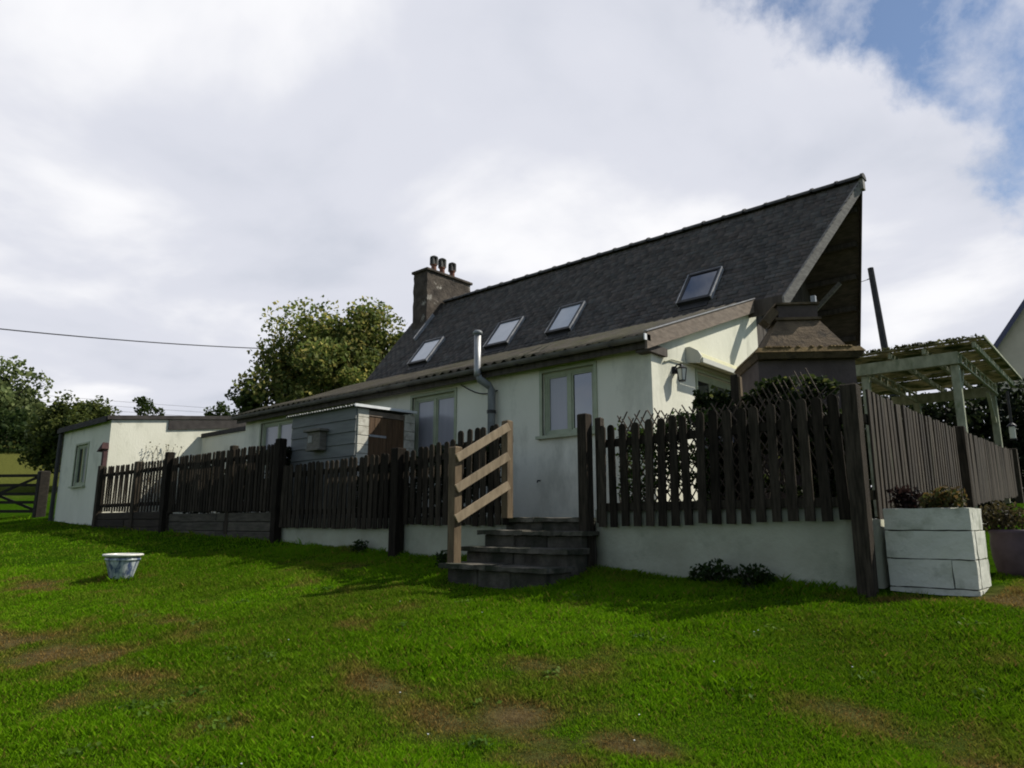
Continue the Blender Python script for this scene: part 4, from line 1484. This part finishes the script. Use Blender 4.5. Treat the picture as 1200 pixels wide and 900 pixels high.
MB().beam(SP(-.29, .25, 2.455), SP(-.29, .25, 2.54), .05, .05, up=(1, 0, 0)).build('stub_pipe', 'lead', hood)
mb = MB()
rr_ = random.Random(4)
for k in range(26):     # mossy crumbs along the lip
    a = -WB + WB * rr_.random()
    p = SP(a, -.09, 1.858)
    mb.lathe((p.x, p.y, p.z), [(0, -.01), (.03, 0), (.022, .016), (0, .022)], 6)
mb.build('moss', 'lichen_lip', hood)['kind'] = 'stuff'

# ------------------------------------------------------------------ block planter at the corner
pl = thing('block_planter', (-1.35, 7.0, -.6), 'white painted concrete block planter at the fence corner', 'planter')
PX0, PX1, PY0, PY1 = -1.70, -1.06, 6.72, 7.24
MB().box(PX0 + .02, PX1 - .02, PY0 + .02, PY1 - .02, -.75, .08).build('core', 'mortar', pl)
zc = [-.75, -.52, -.29, -.06, .125]
for k in range(4):
    z0, z1 = zc[k] + .003, zc[k + 1] - .003
    sp = PX0 + .47
    segs = [(PX0, sp - .003), (sp + .003, PX1)] if k == 1 else [(PX0, PX1 + random.uniform(-.006, .006))]
    for (a, b) in segs:
        rough_box(MB(), a, b, PY0 + random.uniform(-.004, .006), PY0 + .10, z0 + .002, z1 - .002, .055, .0035, k + int(abs(a) * 50)).build('block', 'block_paint', pl)
    rough_box(MB(), PX1 - .10, PX1 + random.uniform(-.006, .008), PY0 + .106, PY1, z0 + .002, z1 - .002, .055, .0035, k + 70).build('block', 'block_paint', pl)
    MB().bevel_box(PX0, PX1 - .105, PY1 - .10, PY1, z0, z1, .007).build('block', 'block_paint', pl)
MB().box(PX0 + .02, PX1 - .1, PY0 + .09, PY1 - .1, .08, .10).build('soil', 'soil', pl)


def shrub(name, c, r, n, leaf, ca, cb, label, cat='shrub', stems=6, cc=None, pc=.1, up=.2):
    t = thing(name, (c[0], c[1], c[2] - r[2]), label, cat)
    mb = MB()
    b = Vector((c[0], c[1], c[2] - r[2] * 1.05))
    for k in range(stems):
        d = Vector((random.uniform(-.8, .8) * r[0], random.uniform(-.8, .8) * r[1], r[2] * random.uniform(.9, 1.9)))
        mb.tube([b, b + d * .5 + Vector((random.uniform(-.02, .02), 0, 0)), b + d], [.010, .007, .003], 5)
    mb.build('stems', 'bark', t)['kind'] = 'stuff'
    P = clump_points(n, c, r, .2)
    P[:, 2] += (vnoise(P[:, 0] * 6, P[:, 1] * 6 + P[:, 2] * 3, 1.0) - .5) * r[2] * .5
    link_mesh('leaves', leaf_mesh(name, P, leaf, leaf_cols(n, ca, cb, cc, pc), .55, up), t)
    return t


shrub('planter_shrub', (-1.56, 6.92, .22), (.15, .12, .13), 260, .06, (.010, .008, .008), (.035, .018, .015), 'dark purple leaved plant at the left of the block planter')
shrub('planter_shrub', (-1.28, 6.90, .19), (.20, .13, .11), 520, .05, (.04, .05, .012), (.11, .10, .035), 'low yellow-green plant at the right of the block planter', cc=(.14, .09, .03), pc=.3)

# purple pot with a straw-brown plant, further along the side fence
ppx, ppy = -.93, 7.95
pz = float(ground(ppx, ppy)) - .02
pp = thing('glazed_planter', (ppx, ppy, pz), 'tall dull purple pot beside the block planter', 'pot')
MB().lathe((ppx, ppy, pz), [(0, 0), (.15, 0), (.17, .05), (.195, .18), (.20, .30), (.19, .37), (.20, .39), (.198, .42), (.175, .42), (.165, .36), (0, .36)], 24).build('pot_body', 'purple_glaze', pp, True)
MB().lathe((ppx, ppy, pz), [(0, .38), (.165, .38), (.165, .361), (0, .361)], 16).build('soil', 'soil', pp)
shrub('dry_shrub', (ppx - .10, ppy + .02, pz + .52), (.24, .2, .15), 900, .045, (.045, .038, .016), (.10, .08, .034), 'straw brown bushy plant in the purple pot', up=.0)

# ------------------------------------------------------------------ glazed pot on the lawn
gp_x, gp_y = -10.35, 3.80
gz = float(ground(gp_x, gp_y)) + .01
pot = thing('glazed_pot', (gp_x, gp_y, gz), 'blue and white glazed pot standing on the lawn', 'pot')
pot.scale = (.86, .86, .9)
MB().lathe((gp_x, gp_y, gz), [(0, 0), (.155, 0), (.165, .02), (.20, .14), (.232, .25), (.238, .29), (.238, .305), (.228, .31), (.222, .30), (.20, .22), (0, .20)], 32).build('pot_body', 'glaze_pot', pot, True)
MB().lathe((gp_x, gp_y, gz), [(.236, .262), (.252, .27), (.252, .292), (.238, .30)], 32).build('band', 'glaze_pot', pot, True)
MB().lathe((gp_x, gp_y, gz), [(.222, .345), (.232, .325), (.235, .31), (.285, .335), (.290, .348), (.282, .358), (.235, .362), (.225, .355), (.222, .31)], 32).build('rim', 'cream_rim', pot, True)
MB().lathe((gp_x, gp_y, gz), [(0, .26), (.219, .26), (.219, .25), (0, .25)], 20).build('soil', 'soil', pot)

# ------------------------------------------------------------------ pergola
pg = thing('pergola', (-2.6, 15, .1), 'pale green timber pergola with mossy reed roof behind the board fence', 'pergola')
PA, PB, Y0, Y1 = -3.36, -2.0, 13.0, 17.0
for (x, y, z0) in ((PB - .02, Y0 + .05, .1), (PB - .02, 16.75, .1), (PA, Y0 + .05, .1), (PA, 16.75, .1)):
    MB().bevel_box(x - .06, x + .06, y - .06, y + .06, z0, 2.50, .01).build('post', 'pergola_paint', pg)
MB().bevel_box(PA - .5, PB + .06, Y0 - .09, Y0 - .03, 2.50, 2.70, .006).build('beam', 'pergola_paint', pg)
MB().bevel_box(PA - .5, PB + .06, 16.83, 16.89, 2.50, 2.70, .006).build('beam', 'pergola_paint', pg)
for x in (PA, PB + .06):       # ladder-like side lattices
    for z in (2.53, 2.68):
        MB().bevel_box(x - .02, x + .02, Y0 - .02, 16.82, z - .018, z + .018, .004).build('lattice_rail', 'pergola_paint', pg)
    for k in range(9):
        y = Y0 + .10 + k * .44
        MB().bevel_box(x - .018, x + .018, y - .05, y + .05, 2.549, 2.661, .004).build('lattice_rung', 'pergola_paint', pg)
MB().beam((PB - .02, Y0 + .13, 1.95), (PB - .02, Y0 + .62, 2.50), .06, .06).build('brace', 'pergola_paint', pg)
MB().beam((PB - .02, 16.66, 1.95), (PB - .02, 16.2, 2.50), .06, .06).build('brace', 'pergola_paint', pg)
for x in (PA - .3, -2.9, -2.4, PB + .3):
    MB().bevel_box(x - .025, x + .025, Y0 - .18, 17.1, 2.702, 2.80, .005).build('rafter', 'pergola_paint', pg)
mb = MB()
y = Y0 - .25
while y < 17.2:
    d_ = random.uniform(-.008, .008)
    mb.beam((PA - .9 + random.uniform(-.05, .05), y, 2.82 + d_), (PB + .44 + random.uniform(-.01, .01), y + random.uniform(-.02, .02), 2.83 + d_), .048, .014)
    y += .063
reed = mb.build('reed_roof', 'reed', pg)
reed['kind'] = 'stuff'
n = 1500
P = np.stack([PA - .9 + (PB + .4 - PA + .9) * RNG.random(n), Y0 - .27 + 4.4 * RNG.random(n) ** 2, 2.85 + .03 * RNG.random(n)], 1)
link_mesh('moss', leaf_mesh('pergola_moss', P, .07, leaf_cols(n, (.035, .04, .014), (.10, .10, .04)), .7, .5), pg)
MB().beam((PB + .45, Y0 - .26, 2.845), (PB + .45, 17.2, 2.845), .03, .035).build('edge_strip', 'pergola_paint', pg)
# hanging lantern on the far post
hl = thing('hanging_lantern', (-1.75, 16.9, 1.5), 'small pale lantern hanging by the far pergola post', 'lantern')
hx, hy = -1.86, 17.6
MB().bevel_box(hx - .06, hx + .06, hy - .06, hy + .06, 1.66, 1.70, .005).build('base', 'black_metal', hl)
MB().bevel_box(hx - .05, hx + .05, hy - .05, hy + .05, 1.701, 1.95, .006).build('glass', 'lamp_glass', hl)
MB().lathe((hx, hy, 1.951), [(.09, 0), (.075, .03), (.03, .07), (.012, .10), (0, .10)], 8).build('cap', 'black_metal', hl)
MB().tube([(hx, hy, 2.05), (hx, hy, 2.69)], .03, 6).build('hanger', 'pipe_dark', hl)

# dark hedge behind the pergola
def hedge(name, c, r, n, leaf, ca, cb, label, cat='hedge', cc=None, pc=.08):
    t = thing(name, (c[0], c[1], c[2] - r[2]), label, cat)
    mb = MB()
    for k in range(7):
        x = c[0] + r[0] * random.uniform(-.8, .8)
        yy = c[1] + r[1] * random.uniform(-.4, .4)
        mb.tube([(x, yy, c[2] - r[2]), (x + random.uniform(-.2, .2), yy, c[2] + r[2] * .6)], [.06, .02], 6)
    mb.build('stems', 'bark', t)['kind'] = 'stuff'
    P = []
    nb = 26 if r[0] < 4 else 64
    for k in range(nb):
        cc_ = np.array(c) + np.array([random.uniform(-.85, .85) * r[0], random.uniform(-.7, .7) * r[1], random.uniform(-.9, .75) * r[2]])
        P.append(clump_points(n // nb, cc_, np.array([.28 * r[0] + .1, .5 * r[1], .36 * r[2]]), .2))
    P = np.concatenate(P)
    link_mesh('foliage', leaf_mesh(name, P, leaf, leaf_cols(len(P), ca, cb, cc, pc), .7, .3), t)
    return t


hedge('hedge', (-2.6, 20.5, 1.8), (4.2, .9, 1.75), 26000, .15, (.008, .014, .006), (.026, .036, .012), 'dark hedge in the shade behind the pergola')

# ------------------------------------------------------------------ things beyond
# neighbour house at the right edge
nh = thing('neighbour_house', (0, 36, 0), 'cream rendered neighbour house with blue-black verge at right edge', 'house')
NX, NY = -4.1, 35.0
e = Vector((.985, .17, 0))
dpt = Vector((-.17, .985, 0))


def NP(a, b, z):
    return tuple(Vector((NX, NY, 0)) + e * a + dpt * b + Vector((0, 0, z)))


MB().prism([NP(0, 0, -.2), NP(8, 0, -.2), NP(8, 0, 6.9), NP(4, 0, 12.6), NP(0, 0, 6.9)], tuple(dpt * 9)).build('wall', 'cream_render', nh)
for (a0, z0, a1, z1) in ((-.35, 6.42, 4, 12.62), (8.35, 6.42, 4, 12.62)):
    rf = MB()
    s = 1 if a0 < a1 else -1
    rf.hexa([NP(a0, -.3, z0), NP(a1, -.3, z1), NP(a1, 9.3, z1), NP(a0, 9.3, z0), NP(a0, -.3, z0 + .2), NP(a1, -.3, z1 + .2), NP(a1, 9.3, z1 + .2), NP(a0, 9.3, z0 + .2)])
    o = rf.build('roof', 'felt', nh)
    MB().hexa([NP(a0, -.34, z0 - .12), NP(a1, -.34, z1 - .12), NP(a1, -.302, z1 - .12), NP(a0, -.302, z0 - .12),
               NP(a0, -.34, z0 + .2), NP(a1, -.34, z1 + .2), NP(a1, -.302, z1 + .2), NP(a0, -.302, z0 + .2)]).build('verge_board', 'fascia_blue', o)
wd_ = MB().prism([NP(3.3, -.02, 8.2), NP(4.7, -.02, 8.2), NP(4.7, -.02, 9.6), NP(3.3, -.02, 9.6)], tuple(dpt * .06)).build('window', 'white_trim', nh)
MB().prism([NP(3.4, -.03, 8.3), NP(4.6, -.03, 8.3), NP(4.6, -.03, 9.5), NP(3.4, -.03, 9.5)], tuple(dpt * .02)).build('pane', 'glass_dark', wd_)

# utility pole and its wire
up = thing('utility_pole', (-6.3, 29.3, 0), 'leaning dark utility pole right of the cottage gable', 'pole')
MB().tube([(-6.33, 29.3, -.2), (-6.95, 29.2, 9.9)], [.16, .11], 10).build('shaft', 'pole_wood', up)
MB().tube([(-6.93, 29.2, 9.5), (-7.1, 29.1, 9.42)], .02, 6).build('hook', 'pole_wood', up)


def wire(a, b, sag, r, label):
    a, b = Vector(a), Vector(b)
    pts = []
    for k in range(25):
        t = k / 24
        pts.append(a.lerp(b, t) - Vector((0, 0, sag * 4 * t * (1 - t))))
    return tag(MB().tube(pts, r, 5).build('overhead_wire', 'cable'), label, 'wire')


wire((-7.1, 29.1, 9.42), (-10.5, 15.5, 5.2), .3, .012, 'thin service wire from the leaning pole towards the cottage roof')
wire((-27.5, 0.4, 5.95), (-31.0, 24.0, 9.6), .45, .022, 'overhead cable crossing the sky left of the leafy tree')
for k in range(3):
    wire((-72, 14, 11.0 - k * .45), (-60, 44, 10.9 - k * .45), .2, .012, ['highest', 'middle', 'lowest'][k] + ' of three faint far cables above the outbuilding roof')

# trees
GRN_A, GRN_B = (.018, .036, .008), (.060, .085, .018)
tree('broadleaf_tree', (-22.7, 16.4, .6), 9, (-22.8, 16.0, 5.3), (3.3, 3.7, 2.75), 'tall leafy tree with yellowing leaves rising behind the cottage', 150, 46000, .165,
     (.060, .094, .022), (.205, .225, .055), (.36, .32, .09), .18, .22, .27, .35, seed=5)
tree('broadleaf_tree', (-24.6, 13.8, .6), 6, (-24.5, 14.0, 4.1), (1.6, 1.6, 1.4), 'small dark tree just above the lean-to roof end', 40, 8000, .16,
     (.035, .062, .016), (.12, .15, .038), None, 0, .12, .34, .35, seed=8)
tree('broadleaf_tree', (-61.4, 12.8, 5.0), 12, (-62.4, 12.3, 7.2), (4.7, 4.4, 4.5), 'big green tree at the left edge behind the gate', 80, 16000, .36,
     (.070, .10, .034), (.20, .235, .085), None, 0, .4, .30, .35, seed=12)
tree('evergreen_tree', (-38.3, 11.3, 1.2), 7, (-38.3, 11.3, 3.85), (2.0, 1.9, 2.2), 'dark rounded evergreen behind the outbuilding roof', 90, 17000, .19,
     (.040, .062, .016), (.15, .17, .04), None, 0, .2, .30, .5, seed=21)
tree('far_tree', (-65.4, 24.9, 6.0), 5, (-65.4, 24.9, 9.8), (.9, 1.2, 1.2), 'small far tree above the outbuilding roof, left one', 12, 700, .28, GRN_A, GRN_B, None, 0, .12, .45, group=None, seed=31)
tree('far_tree', (-63.0, 30.5, 6.0), 5, (-63.0, 30.5, 9.9), (1.0, 1.3, 1.0), 'small far tree just left of the lean-to roof end', 12, 700, .28, GRN_A, GRN_B, None, 0, .12, .45, seed=33)
hedge('hedge', (-57.0, 13.6, 5.4), (3.6, 3.0, 2.0), 7000, .30, (.014, .03, .008), (.055, .08, .02), 'bushy green hedge between the left trees and the gate')
hedge('hedge', (-60, 9.6, 6.0), (3.6, 3.2, 2.0), 7000, .32, (.03, .05, .014), (.09, .12, .04), 'lighter green bushes at the left edge above the gate')

# field gate
gt = thing('field_gate', (-27.5, 6.8, .1), 'dark five-barred wooden field gate at far left', 'gate')
GA, GB = Vector((-26.2, 6.85, 0)), Vector((-28.6, 5.2, 0))
gz0 = float(ground(-27.2, 6.2)) + .1
for k, z in enumerate((.10, .38, .64, .92, 1.22)):
    MB().beam(GA + Vector((0, 0, gz0 + z)), GB + Vector((0, 0, gz0 + z)), .04, .09).build('bar', 'gate_wood', gt)
MB().beam(GA + Vector((.03, .04, gz0 + 1.2)), GA.lerp(GB, .5) + Vector((.03, .04, gz0 + .62)), .03, .08).build('diagonal_brace', 'gate_wood', gt)
MB().beam(GA + Vector((.03, .04, gz0 + .12)), GA.lerp(GB, .5) + Vector((.03, .04, gz0 + .62)), .03, .08).build('diagonal_brace', 'gate_wood', gt)
MB().beam(GB.lerp(GA, .0) + Vector((.03, .04, gz0 + 1.2)), GA.lerp(GB, .5) + Vector((.03, .04, gz0 + .62)), .03, .08).build('diagonal_brace', 'gate_wood', gt)
MB().beam(GB + Vector((0, 0, gz0)), GB + Vector((0, 0, gz0 + 1.32)), .09, .09, up=(1, 0, 0)).build('stile', 'gate_wood', gt)
gpst = thing('gate_post', (-25.9, 6.9, 0), 'thick dark gate post beside the outbuilding', 'post')
MB().bevel_box(-26.12, -25.82, 6.78, 7.08, -.2, 1.62, .03).build('shaft', 'gate_wood', gpst)

# weeds at the foot of the right wall, daisies
for (x, y, r, n, lb) in ((-3.15, 6.36, .24, 380, 'dark leafy weed clump at the foot of the right white wall'), (-2.72, 6.34, .20, 260, 'smaller weed clump at the wall foot nearer the corner post'),
                         (-6.52, 6.10, .14, 160, 'grassy weed tuft beside the lowest step'), (-8.6, 6.36, .18, 200, 'low weed tuft at the foot of the left white wall')):
    z = float(ground(x, y))
    shrub('weed_clump', (x, y, z + .09), (r, .12, .12), n, .055, (.012, .026, .006), (.035, .06, .012), lb, 'weed')
WP, WC = [], []
for k in range(60):
    dep = 2.8 + 5.5 * random.random() ** 1.3
    lat = random.uniform(-.75, .8) * dep
    p = FWD * dep + RGT * lat
    if p[1] > 6.35 or (p[1] > 5.2 and -6.0 < p[0] < -4.2):
        continue
    m = random.randint(8, 26)
    q = np.stack([p[0] + RNG.normal(size=m) * .045, p[1] + RNG.normal(size=m) * .045], 1)
    WP.append(np.concatenate([q, (ground(q[:, 0], q[:, 1]) + .018 + .02 * RNG.random(m))[:, None]], 1))
    g = random.random()
    WC.append(np.array([.06 + .05 * g, .13 + .05 * g, .008 + .01 * g]) * (.6 + .6 * RNG.random(m))[:, None])
wo = bpy.data.objects.new('turf_weeds', leaf_mesh('turf_weeds', np.concatenate(WP), .034, np.concatenate(WC), .75, 1.2))
COL.objects.link(wo)
tag(wo, 'small broad leaved weeds and clover scattered in the turf', 'weeds', kind='stuff')
vs, fs = MB(), None
for k in range(16):
    dep = 3.2 + 5 * random.random()
    lat = random.uniform(-.6, .7) * dep
    p = FWD * dep + RGT * lat
    if p[1] > 6.3:
        continue
    z = float(ground(p[0], p[1])) + .045
    vs.lathe((p[0], p[1], z), [(0, .003), (.005, .004), (.004, 0), (0, 0)], 6)
tag(vs.build('daisies', 'white_trim'), 'tiny white daisies and petals scattered over the lawn', 'daisies', kind='stuff')
